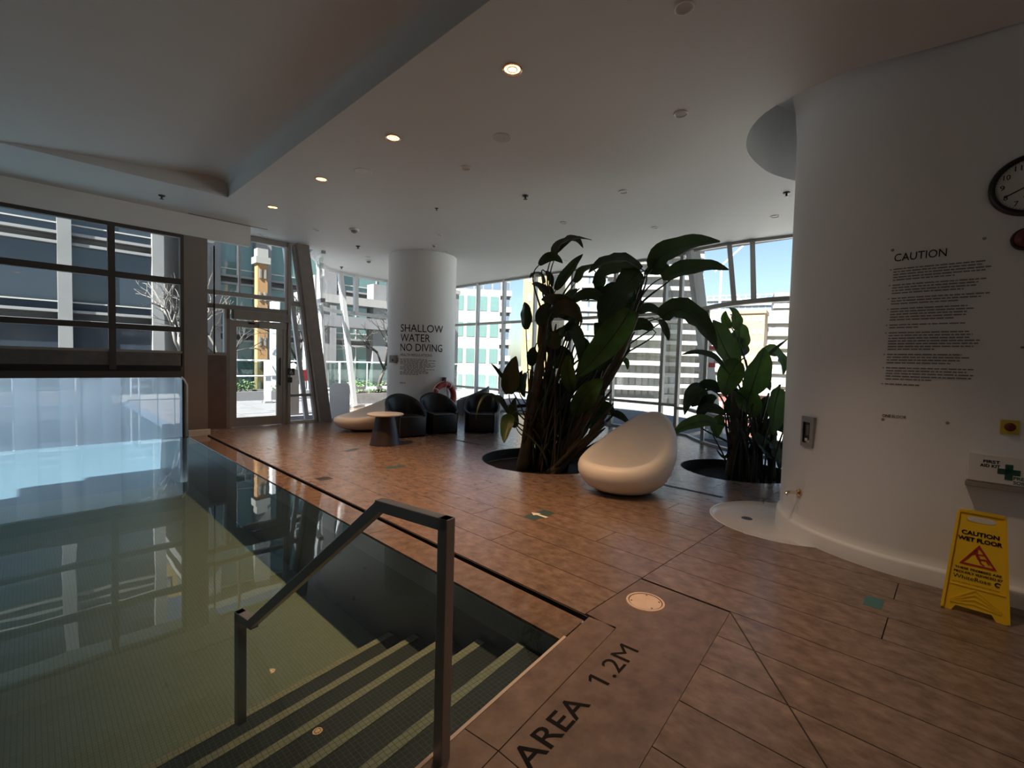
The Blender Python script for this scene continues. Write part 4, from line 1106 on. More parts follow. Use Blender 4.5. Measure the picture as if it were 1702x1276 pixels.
for i in range(13):
    u = -0.50; end = -0.5 + random.uniform(0.55, 0.8) if i not in (12,) else -0.1
    if i in (5, 9): u = -0.40
    while u < end:
        w = random.uniform(0.03, 0.09); b.add([cm(u, v - 0.007), cm(u + w, v - 0.007), cm(u + w, v + 0.007), cm(u, v + 0.007)], [(0, 1, 2, 3)]); u += w + 0.018
    v -= 0.029
tag(b.build('paragraph_lines', M['ink_grey'], cl, fix=False), kind='stuff')
b = MB(); letter(b, 'ONE', cm, -0.50, 0.94, 0.06, 0.03, offset=0.02); letter(b, 'BLOOR', cm, -0.43, 0.94, 0.08, 0.03); b.build('logo', M['ink'], cl, fix=False)
# ------------------------------------------------------------------ ceiling fittings
M['lens_off'] = mat('grey_lens', (0.50, 0.48, 0.46), 0.4)
glow = mat('lamp_glow', (1.0, 0.7, 0.4), 0.5, emit=((1.0, 0.52, 0.20), 3.6))
cone = mat('lamp_reflector', (0.9, 0.6, 0.35), 0.25, 0.9)
def downlight(label, x, y, lit, group, power=1.0, tone=(1.0, 0.55, 0.26), cone_deg=84):
    t = thing('downlight', label, 'downlight', (x, y, CEIL), 0, group)
    k = 0.92 if lit else 0.74
    b = MB(); b.lathe([(0.092 * k, 0.0), (0.092 * k, -0.006), (0.082 * k, -0.010), (0.074 * k, -0.007), (0.070 * k, -0.001)], 32); b.build('trim_ring', M['paint'] if not lit else cone, t, smooth=True, angle=0.7)
    if lit:
        b = MB(); b.lathe([(0.0, -0.004), (0.03, -0.004), (0.034, -0.002), (0.070 * k, -0.002)], 28); b.build('lens', glow, t)
        b = MB(); b.lathe([(0.036, -0.003), (0.040, -0.009), (0.046, -0.003)], 28); b.build('inner_ring', cone, t, smooth=True)
        ld = D.lights.new('downlight_beam', 'SPOT'); ld.energy = LAMP_POWER * power; ld.color = tone; ld.spot_size = math.radians(cone_deg); ld.spot_blend = 1.0; ld.shadow_soft_size = 0.06
        lo = D.objects.new('downlight_beam', ld); COL.objects.link(lo); lo.parent = t; lo.location = (0, 0, -0.03)
    else:
        b = MB(); b.lathe([(0.0, -0.003), (0.036, -0.003), (0.070 * k, -0.0015)], 28); b.build('lens', M['lens_off'], t)
    return t
for y, lab in ((2.85, 'lit warm downlight nearest the camera in the row by the ceiling tray'), (4.69, 'second lit warm downlight from the front of the row'), (6.52, 'third lit warm downlight from the front of the row'), (8.37, 'farthest lit warm downlight, smallest of the row')):
    downlight(lab, 2.86, y, True, 'lit downlights beside the ceiling tray', 0.62 if y > 8 else 1.0)
for (x, y), lab in zip(((-0.2, -2.2), (-3.0, -2.2)), ('behind the camera on the pool steps side', 'behind the camera over the near pool deck')):  # unseen lamps added behind the camera to brighten the near room
    downlight('added unseen fill downlight ' + lab, x, y, True, 'added fill downlights outside the picture', 0.5, (1.0, 0.86, 0.74), 110)
downlight('added dim fill downlight above the pool steps, outside the picture', 2.86, 1.02, True, 'added fill downlights outside the picture', 0.4, (1.0, 0.74, 0.52), 84)  # unseen lamp added to lift the near floor and lower drum wall
UNLIT = [((4.44, 2.10), 'unlit downlight nearest the ceiling cove over the drum'), ((3.91, 4.69), 'unlit downlight right of the second lit downlight'), ((5.89, 3.59), 'unlit downlight above the tall plant'), ((8.36, 2.30), 'unlit downlight beside the drum wall edge'), ((3.15, 1.50), 'unlit fitting at the top edge of the picture'),
         ((3.93, 9.16), 'unlit downlight before the door glazing'), ((6.13, 8.81), 'unlit downlight before the round column'), ((5.64, 7.53), 'unlit downlight over the black tub chairs'), ((6.53, 5.15), 'unlit downlight behind the topmost leaf of the tall plant'), ((7.76, 4.07), 'unlit downlight over the right side of the tall plant'), ((6.62, 9.0 - 0.45), 'unlit downlight touching the head of the round column'), ((8.88, 4.39), 'unlit downlight close to the curved window bay'), ((5.79, 10.55), 'unlit downlight over the window bay left of the column'), ((3.35, 10.45), 'unlit downlight at the end of the bulkhead'), ((8.96, 6.96), 'small unlit downlight seen between the tall leaves')]
for (x, y), lab in UNLIT:
    downlight(lab, x, y, False, 'unlit downlights in the ceiling')
for (x, y), lab in (((3.65, 3.77), 'faint round ceiling speaker behind the nearest lit downlight'), ((3.11, 5.82), 'faint round ceiling speaker right of the third lit downlight')):
    t = thing('ceiling_speaker', lab, 'speaker', (x, y, CEIL), 0, 'ceiling speakers')
    b = MB(); b.lathe([(0.11, 0), (0.11, -0.004), (0.10, -0.006)], 32); b.build('rim', M['paint'], t)
    b = MB(); b.lathe([(0.10, -0.005), (0.0, -0.005)], 32); b.build('grille', M['lens_off'], t)
for (x, y), lab in (((5.13, 4.77), 'black sprinkler head left of the tall plant'), ((7.35, 1.89), 'black sprinkler head at the drum wall edge'), ((5.09, 9.72), 'black sprinkler head before the leaning column'), ((5.97, 12.3), 'black sprinkler head close to the window bay'), ((1.5, 9.17), 'black sprinkler head over the overhead door'), ((4.64, 6.27), 'tiny black sprinkler head in the middle of the ceiling')):
    t = thing('sprinkler', lab, 'sprinkler', (x, y, CEIL), 0, 'sprinkler heads')
    s = 0.6 if 'tiny' in lab else 1
    b = MB(); b.lathe([(0.0, 0), (0.048 * s, 0), (0.04 * s, -0.014 * s), (0.014 * s, -0.02 * s), (0.012 * s, -0.05 * s), (0, -0.05 * s)], 18); b.build('escutcheon', M['black'], t, smooth=True, angle=0.7)
    b = MB(); b.lathe([(0.0, -0.05 * s), (0.03 * s, -0.052 * s), (0.03 * s, -0.056 * s), (0, -0.058 * s)], 18); b.build('deflector', M['black'], t)
for (x, y), lab, s in (((4.38, 8.52), 'cone-shaped smoke detector before the door', 1.0), ((6.0, 10.9), 'cone-shaped smoke detector left of the round column', 0.9), ((6.1, 9.05 - 0.75), 'small smoke detector before the round column', 0.55)):
    t = thing('smoke_detector', lab, 'detector', (x, y, CEIL), 0, 'smoke detectors')
    b = MB(); b.lathe([(0.0, 0), (0.095 * s, 0), (0.09 * s, -0.022 * s), (0.065 * s, -0.03 * s)], 28); b.build('base', M['paint'], t, smooth=True, angle=0.7)
    b = MB(); b.lathe([(0.065 * s, -0.028 * s), (0.05 * s, -0.06 * s), (0.02 * s, -0.075 * s), (0, -0.076 * s)], 28); b.build('head', M['cladding'], t, smooth=True, angle=0.7)
sl_ = thing('linear_slot', 'thin dark ceiling slot above the overhead door bulkhead', 'diffuser', (2.75, 9.93, CEIL))
b = MB(); b.box(-0.75, 0.55, -0.012, 0.012, -0.003, 0.001); b.build('slot', M['joint'], sl_)
# ------------------------------------------------------------------ plants: leaf = base, middle, tip, width
LEAVES_TALL = [((5.61,4.58,3.07),(5.74,4.53,3.36),(6.02,4.19,3.4),0.205),((5.7,4.62,3.2),(5.91,4.49,3.44),(6.03,4.35,3.3),0.166),((5.38,4.68,2.97),(5.48,4.54,3.09),(5.53,4.35,2.98),0.151),((5.52,4.68,2.72),(5.4,4.71,2.84),(5.22,4.72,2.76),0.156),((5.6,4.74,2.91),(5.68,4.7,2.82),(5.67,4.65,2.67),0.125),((5.56,4.63,2.54),(5.43,4.68,2.64),(5.24,4.69,2.67),0.166),((5.6,4.74,2.66),(5.71,4.73,2.62),(5.75,4.71,2.55),0.147),((5.71,4.61,2.63),(5.92,4.55,2.93),(6.11,4.41,3.23),0.218),((5.73,4.25,2.71),(5.81,4.11,2.91),(5.87,3.89,2.9),0.242),((6.16,3.41,2.89),(5.88,3.65,3.01),(5.51,3.87,2.79),0.309),((6.47,3.66,2.92),(6.2,3.89,2.97),(5.88,4.05,2.71),0.307),((6.07,4.13,2.91),(6.17,4.12,2.76),(6.15,4.17,2.62),0.229),((6.41,3.37,2.92),(6.42,3.07,3.16),(6.49,2.44,3.2),0.378),((6.29,3.15,2.75),(6.35,2.75,2.85),(6.35,2.26,2.78),0.286),((6.61,3.19,2.89),(6.55,3.37,2.95),(6.44,3.52,2.87),0.199),((6.16,3.41,2.84),(6.01,3.52,2.68),(5.84,3.55,2.4),0.483),((6.36,3.66,2.65),(6.12,3.82,2.46),(5.92,3.8,2.04),0.574),((6.56,3.7,2.77),(6.52,3.85,2.31),(6.45,3.9,1.94),0.467),((6.01,3.47,2.29),(5.71,3.64,1.8),(5.29,3.84,1.32),0.445),((6.41,3.77,1.93),(6.35,3.93,1.7),(6.15,4.18,1.45),0.353),((6.38,3.19,2.2),(6.47,2.84,2.27),(6.5,2.41,1.75),0.412),((6.55,3.31,2.18),(6.66,3.26,2.07),(6.71,3.21,1.88),0.151),((6.66,3.31,2.28),(6.56,3.56,2.35),(6.42,3.76,2.21),0.283),((6.6,3.42,2.05),(6.48,3.61,2.12),(6.32,3.72,1.97),0.246),((6.07,3.95,2.46),(5.86,4.13,2.55),(5.6,4.26,2.36),0.205),((6.17,3.97,2.58),(6.14,4.16,2.63),(6.08,4.28,2.48),0.184),((5.99,4.4,2.65),(5.98,4.56,2.54),(5.87,4.73,2.41),0.211),((5.73,4.25,2.37),(5.51,4.43,2.43),(5.27,4.52,2.43),0.242),((5.86,4.41,2.36),(5.7,4.51,2.27),(5.47,4.58,2.2),0.27),((5.45,4.45,2.25),(5.58,4.25,2.32),(5.64,4.04,2.1),0.283),((5.75,4.55,2.23),(5.93,4.45,2.22),(5.99,4.4,2.03),0.253),((5.81,4.48,2.05),(5.79,4.63,1.91),(5.71,4.77,1.77),0.19),((5.52,4.36,1.89),(5.56,4.11,1.96),(5.48,3.92,1.44),0.283),((5.61,4.72,1.81),(5.69,4.6,1.72),(5.71,4.44,1.61),0.274),((5.82,4.79,1.53),(5.91,4.72,1.68),(5.91,4.68,1.82),0.26),((5.66,4.18,1.09),(5.59,4.23,1.36),(5.54,4.18,1.64),0.263),((5.6,4.09,0.74),(5.6,3.89,1.06),(5.58,3.6,1.29),0.338),((5.66,4.18,0.63),(5.75,3.94,1.01),(5.76,3.69,1.07),0.364),((5.99,4.23,0.7),(6.11,4.12,0.87),(6.22,3.9,0.85),0.274),((5.85,4.08,0.63),(5.93,3.84,0.87),(5.92,3.61,0.77),0.225),((5.98,3.71,0.77),(5.94,3.54,0.77),(5.86,3.32,0.66),0.129),((6.25,4.02,1.44),(6.3,4.0,1.53),(6.31,3.94,1.35),0.126),((6.28,3.8,1.58),(6.36,3.72,1.56),(6.35,3.68,1.43),0.113),((4.97,4.84,1.02),(4.9,4.74,1.29),(4.81,4.57,1.58),0.323),((5.02,4.93,1.17),(4.9,4.96,1.31),(4.7,4.96,1.47),0.081),((4.93,4.74,0.72),(4.8,4.7,0.6),(4.65,4.6,0.36),0.239),((5.43,5.08,1.04),(5.46,5.16,1.13),(5.54,5.11,1.37),0.192),((5.2,4.89,0.5),(5.18,4.95,0.68),(5.18,4.91,0.96),0.208),((5.44,4.93,1.33),(5.42,4.99,1.14),(5.43,4.94,0.95),0.168),((4.98,4.83,0.69),(4.64,4.93,1.02),(4.35,4.88,0.68),0.071),((5.05,4.9,0.69),(4.93,5.0,0.96),(4.79,5.01,0.9),0.082),((5.79,4.51,0.4),(5.79,4.47,0.78),(5.67,4.5,1.16),0.358),((5.81,4.64,0.19),(5.67,4.78,0.57),(5.63,4.7,0.91),0.346),((5.98,4.41,0.3),(6.05,4.3,0.59),(5.92,4.34,0.98),0.363),((5.79,4.82,0.56),(5.92,4.63,0.86),(5.88,4.55,1.3),0.329),((6.14,4.37,0.58),(6.3,4.19,0.68),(6.32,4.11,1.07),0.325),((5.46,4.6,0.33),(5.38,4.66,0.7),(5.25,4.69,1.07),0.312),((5.92,4.5,0.68),(5.79,4.72,1.05),(5.78,4.68,1.43),0.32),((6.24,4.22,1.07),(6.36,4.09,1.46),(6.36,4.05,1.79),0.363),((6.19,4.48,1.15),(6.29,4.39,1.55),(6.23,4.42,1.93),0.285)]
LEAVES_LOW = [((7.13,2.35,1.5),(7.0,2.51,1.81),(6.83,2.6,2.18),0.432),((7.3,2.47,2.07),(7.33,2.48,2.25),(7.27,2.55,2.4),0.199),((7.19,2.48,2.09),(7.19,2.57,2.2),(7.16,2.56,2.34),0.119),((7.39,2.51,1.78),(7.44,2.45,1.99),(7.41,2.47,2.18),0.323),((7.04,2.29,1.6),(6.94,2.39,1.38),(6.8,2.39,1.1),0.362),((7.42,2.43,1.7),(7.45,2.42,1.83),(7.42,2.43,1.97),0.242),((7.09,2.15,1.14),(7.09,2.07,1.45),(7.03,1.98,1.79),0.381),((7.52,2.1,1.72),(7.64,1.97,1.69),(7.68,1.88,1.43),0.338),((7.41,2.12,1.59),(7.52,2.0,1.77),(7.59,1.83,1.94),0.049),((7.18,1.8,1.24),(7.1,1.83,0.95),(6.98,1.8,0.62),0.314),((6.89,2.44,1.49),(6.69,2.62,1.69),(6.4,2.86,1.67),0.105),((7.06,2.54,1.15),(6.99,2.69,1.24),(6.86,2.8,1.22),0.179),((6.89,2.7,1.17),(6.76,2.84,1.13),(6.61,2.87,0.8),0.196),((7.18,2.79,1.14),(7.13,2.88,1.04),(7.01,2.94,0.9),0.266),((7.05,2.85,0.75),(7.12,2.76,0.98),(7.14,2.62,1.05),0.205),((6.77,2.46,0.71),(6.51,2.67,0.72),(6.18,2.84,0.56),0.209),((6.99,2.44,0.83),(6.9,2.63,0.91),(6.76,2.76,0.83),0.137),((6.98,2.48,0.81),(6.94,2.54,0.63),(6.87,2.49,0.49),0.196),((7.13,2.33,1.17),(7.16,2.18,1.0),(7.1,2.09,0.8),0.334),((7.38,2.53,0.78),(7.44,2.46,0.97),(7.39,2.51,1.24),0.287),((7.66,1.94,0.73),(7.71,1.89,0.91),(7.69,1.85,1.18),0.279),((7.42,2.09,0.56),(7.55,1.91,0.7),(7.59,1.82,0.58),0.255),((7.49,2.2,0.18),(7.56,2.06,0.41),(7.57,1.9,0.32),0.263),((7.45,2.32,1.25),(7.53,2.16,1.33),(7.54,2.01,1.19),0.242),((7.53,2.05,1.09),(7.54,2.14,0.81),(7.51,2.14,0.54),0.259),((7.02,2.35,0.39),(6.98,2.41,0.21),(6.87,2.5,0.34),0.048),((7.11,2.06,0.59),(7.18,1.92,0.35),(7.2,1.72,0.21),0.229),((7.17,2.23,0.39),(7.17,2.16,0.22),(7.13,1.99,0.1),0.255),((7.26,1.9,0.47),(7.26,1.81,0.34),(7.2,1.75,0.12),0.267),((7.33,2.02,0.75),(7.39,1.94,0.49),(7.36,1.93,0.24),0.251)]
TRUNKS_TALL = [[(5.27,4.81,-0.2),(5.36,4.72,0.69),(5.42,4.64,1.52),(5.47,4.58,2.21)],[(5.59,4.75,-0.24),(5.61,4.73,0.67),(5.68,4.65,1.62),(5.65,4.69,2.28)],[(5.5,4.39,-0.18),(5.79,4.01,0.74),(6.01,3.66,1.55),(6.14,3.43,2.26)],[(5.73,4.74,-0.3),(6.03,4.35,0.69),(6.3,3.95,1.65),(6.52,3.57,2.48)],[(5.36,4.32,-0.15),(5.6,4.01,0.26),(5.81,3.7,0.68)]]
TRUNKS_LOW = [[(7.13,2.35,-0.07),(7.13,2.35,0.55),(7.12,2.36,1.16)],[(7.31,2.28,-0.13),(7.31,2.29,0.45),(7.29,2.34,1.07)],[(7.37,1.89,-0.09),(7.37,1.9,0.41),(7.37,1.87,0.85)]]
EYEV = Vector((0, 0, EYE))
def leaf_rows(B, Mi, T, w, roll, fold, tear):
    B, Mi, T = Vector(B), Vector(Mi), Vector(T)
    C = Mi * 2 - (B + T) * 0.5
    n = 12; rows = []
    ctr = (B + T) / 2
    for i in range(n + 1):
        t = i / n
        p = B * (1 - t) ** 2 + C * 2 * t * (1 - t) + T * t * t
        d = ((C - B) * (1 - t) + (T - C) * t).normalized()
        face = (Vector((-0.62, -0.55, 0.15)) + Vector((0, 0, 0.35))).normalized()
        side = d.cross(face)
        if side.length < 0.2: side = d.cross(Vector((0, 0, 1)))
        side.normalize()
        nrm = side.cross(d).normalized()
        q = Matrix.Rotation(roll, 3, d); side = q @ side; nrm = q @ nrm
        prof = (math.sin(PI * min(1, t * 0.97 + 0.03) ** 0.82)) ** 0.62 if t < 1 else 0.02
        prof = max(prof, 0.04)
        hw = w * 0.5 * prof
        row = []
        for s in (-1, -0.55, 0, 0.55, 1):
            jag = 1.0
            if tear and abs(s) == 1 and 1 < i < n: jag = 1 - tear * random.random()
            wave = 0.05 * w * math.sin(t * 14 + s * 3)
            row.append(p + side * (s * hw * jag) + nrm * (fold * abs(s) * hw + (wave * abs(s) if abs(s) == 1 else 0)))
        rows.append(row)
    return rows
def add_leaf(parent, spec, mt, roll=None, tear=0.0, stem_from=None, fold=0.28):
    B, Mi, T, w = spec
    roll = random.uniform(-0.6, 0.6) if roll is None else roll
    rows = leaf_rows(B, Mi, T, w / max(0.75, math.cos(roll)), roll, fold, tear)
    mb = MB(); mb.grid([[tuple(p) for p in r] for r in rows])
    o = mb.build('leaf', M[mt], parent, smooth=True, fix=False)
    mid = [r[2] for r in rows]
    mb = MB(); mb.tube([m - (rows[i][2] - (rows[i][0] + rows[i][4]) / 2) * 0.02 for i, m in enumerate(mid)], [max(0.002, w * 0.022 * (1 - 0.8 * i / 12)) + 0.001 for i in range(13)], 5)
    mb.build('midrib', M['petiole'], o, smooth=True)
    if stem_from is not None:
        S = Vector(stem_from); B = Vector(B); dirn = (Vector(Mi) - B).normalized()
        L = (B - S).length
        k1 = S + Vector((0, 0, L * 0.35)) + (B - S) * 0.12; k2 = B - dirn * min(0.35, L * 0.3) - Vector((0, 0, 0.02))
        pts = []
        for i in range(11):
            t = i / 10
            pts.append(S * (1 - t) ** 3 + k1 * 3 * t * (1 - t) ** 2 + k2 * 3 * t * t * (1 - t) + B * t ** 3)
        mb = MB(); mb.tube(pts, [0.020 - 0.012 * i / 10 for i in range(11)], 6)
        mb.build('leaf_stalk', M['petiole'], o, smooth=True)
    return o
random.seed(21)
tall = thing('bird_of_paradise', 'tall bird-of-paradise plant leaning from the sunken planter behind the near shell chair', 'plant', (0, 0, 0))
for i, pts in enumerate(TRUNKS_TALL):
    P = catmull(pts, 5)
    m = len(P); r0 = (0.105, 0.085, 0.095, 0.085, 0.085)[i]
    rs = [(r0 * (1 - 0.62 * k / (m - 1))) * (1 + 0.05 * math.sin(k * 2.3 + i)) for k in range(m)]
    mb = MB(); mb.tube([tuple(p) for p in P], rs, 10); mb.build('trunk', M['bark'], tall, smooth=True)
    for j in range(7):                                                 # leaf sheaths wrapped round the trunk
        k = int((j + 0.7) / 8 * (m - 1)); p = P[k]; d = (P[min(k + 1, m - 1)] - P[k - 1]).normalized()
        a = d.orthogonal().normalized(); a = Matrix.Rotation(j * 2.4, 3, d) @ a
        q0 = p + a * rs[k] * 0.9; q1 = p + d * 0.28 + a * (rs[k] * 1.1 + 0.02); q2 = p + d * 0.5 + a * (rs[k] + 0.07)
        mb = MB(); mb.tube([q0 - d * 0.1, q0, q1, q2], [0.01, 0.045, 0.03, 0.010], 7); mb.build('sheath', M['bark'], tall, smooth=True)
tops = [Vector(t[-1]) for t in TRUNKS_TALL]
for i, sp in enumerate(LEAVES_TALL):
    B = Vector(sp[0])
    ti = min(range(4), key=lambda k: (Vector((tops[k].x, tops[k].y, 0)) - Vector((B.x, B.y, 0))).length + max(0, tops[k].z - B.z) * 0.5)
    if B.z > 2.45:
        S = Vector(TRUNKS_TALL[ti][-2]) * 0.35 + tops[ti] * 0.65
    else:
        f = random.uniform(0.1, 0.5); S = Vector((5.50 + random.uniform(-.25, .25), 4.50 + random.uniform(-.25, .25), -0.1 + f * max(0.2, B.z - 0.2)))
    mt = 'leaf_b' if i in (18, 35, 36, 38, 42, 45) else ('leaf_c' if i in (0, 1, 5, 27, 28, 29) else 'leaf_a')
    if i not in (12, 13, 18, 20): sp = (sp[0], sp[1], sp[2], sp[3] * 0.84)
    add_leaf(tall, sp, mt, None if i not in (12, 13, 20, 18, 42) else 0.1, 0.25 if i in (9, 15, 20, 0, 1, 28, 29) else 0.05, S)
for k in range(36):                                                    # bare stalks crowding between the trunks
    a = random.uniform(0, 2 * PI); r = 0.32 * math.sqrt(random.random())
    p0 = Vector((5.52 + r * math.cos(a), 4.52 + r * math.sin(a), -0.16)); tx = random.uniform(-0.25, 0.75)
    h = random.uniform(0.8, 2.3)
    lean = Vector((0.694, -0.72, 0)) * tx * h * 0.42 + Vector((0.72, 0.69, 0)) * random.uniform(-0.25, 0.2)
    p1 = p0 + Vector((0, 0, h)) + lean; pm = p0 + Vector((0, 0, h * 0.5)) + lean * 0.36
    mb = MB(); mb.tube(catmull([p0, pm, p1], 5), [0.020 - 0.0012 * q for q in range(11)], 6); mb.build('stalk', M['petiole'] if k % 3 else M['bark'], tall, smooth=True)
    if h > 0.9 and k % 2:
        d = (p1 - pm).normalized(); s = random.uniform(0.26, 0.48); q = Vector((random.uniform(-.3, .3), random.uniform(-.3, .3), random.uniform(-.2, .5)))
        add_leaf(tall, (tuple(p1), tuple(p1 + (d + q) * s * 0.5), tuple(p1 + (d + q * 2.2).normalized() * s), random.uniform(0.13, 0.22)), 'leaf_a')
random.seed(33)
low = thing('bird_of_paradise', 'low broad-leaved bird-of-paradise plant at the drum wall edge', 'plant', (0, 0, 0))
for i, pts in enumerate(TRUNKS_LOW):
    P = catmull(pts, 6); m = len(P); r0 = (0.09, 0.075, 0.06)[i]
    mb = MB(); mb.tube([tuple(p) for p in P], [r0 * (1 - 0.5 * k / (m - 1)) * (1 + 0.05 * math.sin(k * 2.3)) for k in range(m)], 10); mb.build('trunk', M['bark'], low, smooth=True)
for i, sp in enumerate(LEAVES_LOW):
    B = Vector(sp[0]); S = Vector((7.24 + random.uniform(-.14, .16), 2.22 + random.uniform(-.22, .2), -0.1 + random.uniform(0, 0.4) * max(0.1, B.z)))
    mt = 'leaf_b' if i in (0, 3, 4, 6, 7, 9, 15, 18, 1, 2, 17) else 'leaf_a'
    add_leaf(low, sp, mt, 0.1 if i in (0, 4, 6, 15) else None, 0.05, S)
for k in range(30):
    a = random.uniform(0, 2 * PI); r = 0.36 * math.sqrt(random.random())
    p0 = Vector((7.27 + r * math.cos(a), 2.12 + r * math.sin(a), -0.16)); h = random.uniform(0.5, 1.2)
    lean = Vector((random.uniform(-.25, .25), random.uniform(-.25, .25), 0)); p1 = p0 + Vector((0, 0, h)) + lean
    mb = MB(); mb.tube(catmull([p0, p0 + Vector((0, 0, h * .5)) + lean * .3, p1], 4), [0.018 - 0.0012 * q for q in range(9)], 6); mb.build('stalk', M['petiole'], low, smooth=True)
# ------------------------------------------------------------------ outside: terrace
ter = root('ground_terrace')
b = MB(); b.box(2.1, 16, 10.95, 22, -0.35, -0.075); b.prism([(10.0, 4.6), (13.5, 4.6), (16, 11), (10.0, 12.6)], -0.35, -0.075); b.build('bed', M['asphalt'], ter)
random.seed(2)
for i in range(10):
    for j in range(11):
        x0 = 2.15 + i * 0.8; y0 = 11.0 + j * 0.72 + (0.36 if i % 2 else 0)
        b = MB(); b.box(x0 + .006, x0 + .794, y0 + .006, y0 + .712, -0.075, -0.02 + random.uniform(-.004, .004)); b.build('paver', M['paver'], ter)
def glass_rail(label, x0, x1, y, z0=0.0):
    t = thing('glass_railing', label, 'railing', (x0, y, z0), 0, 'glass terrace railings')
    n = max(1, round((x1 - x0) / 1.3)); s = (x1 - x0) / n
    for k in range(n):
        b = MB(); b.box(k * s + .02, (k + 1) * s - .02, -.008, .008, .06, 1.14); b.build('pane', M['glass_green'], t)
    for k in range(n + 1):
        b = MB(); b.box(k * s - .02, k * s + .02, -.03, .03, 0, 1.2); b.build('post', M['frame_white'], t)
    b = MB(); b.box(-.03, x1 - x0 + .03, -.035, .035, 1.18, 1.23); b.build('top_rail', M['frame_white'], t)
glass_rail('green glass railing at the terrace edge seen through the glass door', 2.4, 8.9, 18.4, 0.1)
glass_rail('green glass railing behind the window bay left of the column', 9.4, 16.0, 19.5, 0.1)
glass_rail('green glass railing at the end of the outdoor pool', -9.0, 2.2, 18.4, 0.1)
def planter_box(label, x0, x1, y0, y1, h, mt='concrete'):
    t = thing('planter_box', label, 'planter', ((x0 + x1) / 2, (y0 + y1) / 2, -0.02), 0, 'terrace planter boxes'); a, c = (x1 - x0) / 2, (y1 - y0) / 2
    b = MB()
    b.box(-a, a, -c, -c + .08, 0, h); b.box(-a, a, c - .08, c, 0, h); b.box(-a, -a + .08, -c + .08, c - .08, 0, h); b.box(a - .08, a, -c + .08, c - .08, 0, h); b.build('box', M[mt], t)
    b = MB(); b.box(-a + .08, a - .08, -c + .08, c - .08, 0, h - .06); b.build('soil', M['soil'], t)
planter_box('long low planter box before the railing, seen through the glass door', 3.9, 7.2, 16.9, 17.9, 0.30)
planter_box('dark planter box of shrubs outside the window bay', 7.3, 10.4, 14.2, 15.4, 0.34, 'grey_panel')
planter_box('low planter box at the far end of the outdoor pool', -6.0, 1.4, 17.75, 18.25, 0.35)
def shrub(label, x, y, z, rx, ry, h, seed, n=420):
    random.seed(seed)
    t = thing('shrub', label, 'shrub', (x, y, z), 0, 'evergreen terrace shrubs')
    b = MB()
    for k in range(n):
        a = random.uniform(0, 2 * PI); r = random.random() ** 0.5; zz = h * (0.15 + 0.85 * random.random() * (1 - 0.5 * r * r))
        p = Vector((rx * r * math.cos(a), ry * r * math.sin(a), zz)); d = Vector((random.gauss(0, 1), random.gauss(0, 1), random.gauss(0.4, 1))).normalized(); s = d.orthogonal().normalized()
        l = random.uniform(.05, .10); b.add([p, p + d * l * .5 + s * l * .28, p + d * l, p + d * l * .5 - s * l * .28], [(0, 1, 2, 3)])
    f = b.build('foliage', M['shrub'], t, fix=False)
    b = MB()
    for k in range(5):
        a = k * 1.3; b.tube([(0, 0, -0.05), (rx * .4 * math.cos(a), ry * .4 * math.sin(a), h * .5)], [0.012, 0.005], 5)
    b.build('stems', M['grey_bark'], t)
for i, (x, y, z, rx, ry, h) in enumerate(((7.9, 14.8, .26, .5, .45, .55), (8.9, 14.8, .26, .55, .45, .45), (9.8, 14.9, .26, .5, .4, .6), (4.9, 17.4, .22, .5, .35, .5), (6.4, 17.5, .22, .5, .35, .3))):
    shrub(['evergreen shrub at the left of the dark planter box', 'evergreen shrub in the middle of the dark planter box', 'evergreen shrub at the right of the dark planter box', 'evergreen shrub by the red flowers beyond the glass door', 'small evergreen shrub right of the terrace post'][i], x, y, z, rx, ry, h, 40 + i)
fl_ = thing('red_flowers', 'cluster of red flowers in the planter beyond the glass door', 'flowers', (4.62, 17.25, 0.22))
random.seed(6); b = MB(); b2 = MB()
for k in range(26):
    a = random.uniform(0, 2 * PI); r = .22 * random.random(); z = random.uniform(.25, .62); c = Vector((r * math.cos(a), r * math.sin(a), z))
    b.lathe([(0, -.045), (.04, -.02), (.05, .01), (.03, .04), (0, .05)], 7, tuple(c)); b2.tube([(0, 0, -.02), tuple(c)], .005, 4)
b.build('blooms', M['red'], fl_, smooth=True); b2.build('stems', M['petiole'], fl_)
# bare trees
def bare_tree(label, x, y, z, h, seed, lean=(0, 0), mt='grey_bark', r0=0.09, spread=0.55, depth=5, forks=1):
    random.seed(seed)
    t = thing('bare_tree', label, 'tree', (x, y, z), 0, 'bare winter trees on the terrace')
    tr = MB(); br = MB(); tw = MB()
    def grow(p, d, l, r, lev):
        q = p + d * l; mid = p + d * l * .5 + Vector((random.uniform(-.06, .06), random.uniform(-.06, .06), 0)) * l
        (tr if lev == 0 else br if lev < 3 else tw).tube([p, mid, q], [r, r * .86, r * .7], 7 if lev < 2 else 4)
        if lev >= depth: return
        for k in range(3 if lev < 3 else 2):
            ax = d.orthogonal().normalized(); ax = Matrix.Rotation(random.uniform(0, 2 * PI) + k * 2.1, 3, d) @ ax
            nd = (Matrix.Rotation(random.uniform(.25, .25 + spread), 3, ax) @ d); nd = (nd + Vector((0, 0, .10))).normalized()
            grow(q if k else q - d * l * .15, nd, l * random.uniform(.62, .82), r * .62, lev + 1)
    d0 = Vector((lean[0], lean[1], 1)).normalized()
    for k in range(forks):
        grow(Vector((0, 0, -.05)), (d0 + Vector((.35 * k, -.1 * k, 0))).normalized(), h * .30, r0, 0)
    tr.build('trunk', M[mt], t, smooth=True); br.build('branches', M[mt], t, smooth=True)
    o = tw.build('twigs', M[mt], t); o['kind'] = 'stuff'
bare_tree('pale bare tree beyond the overhead door panes', 3.6, 18.9, 0.1, 4.6, 3, mt='pale_bark')
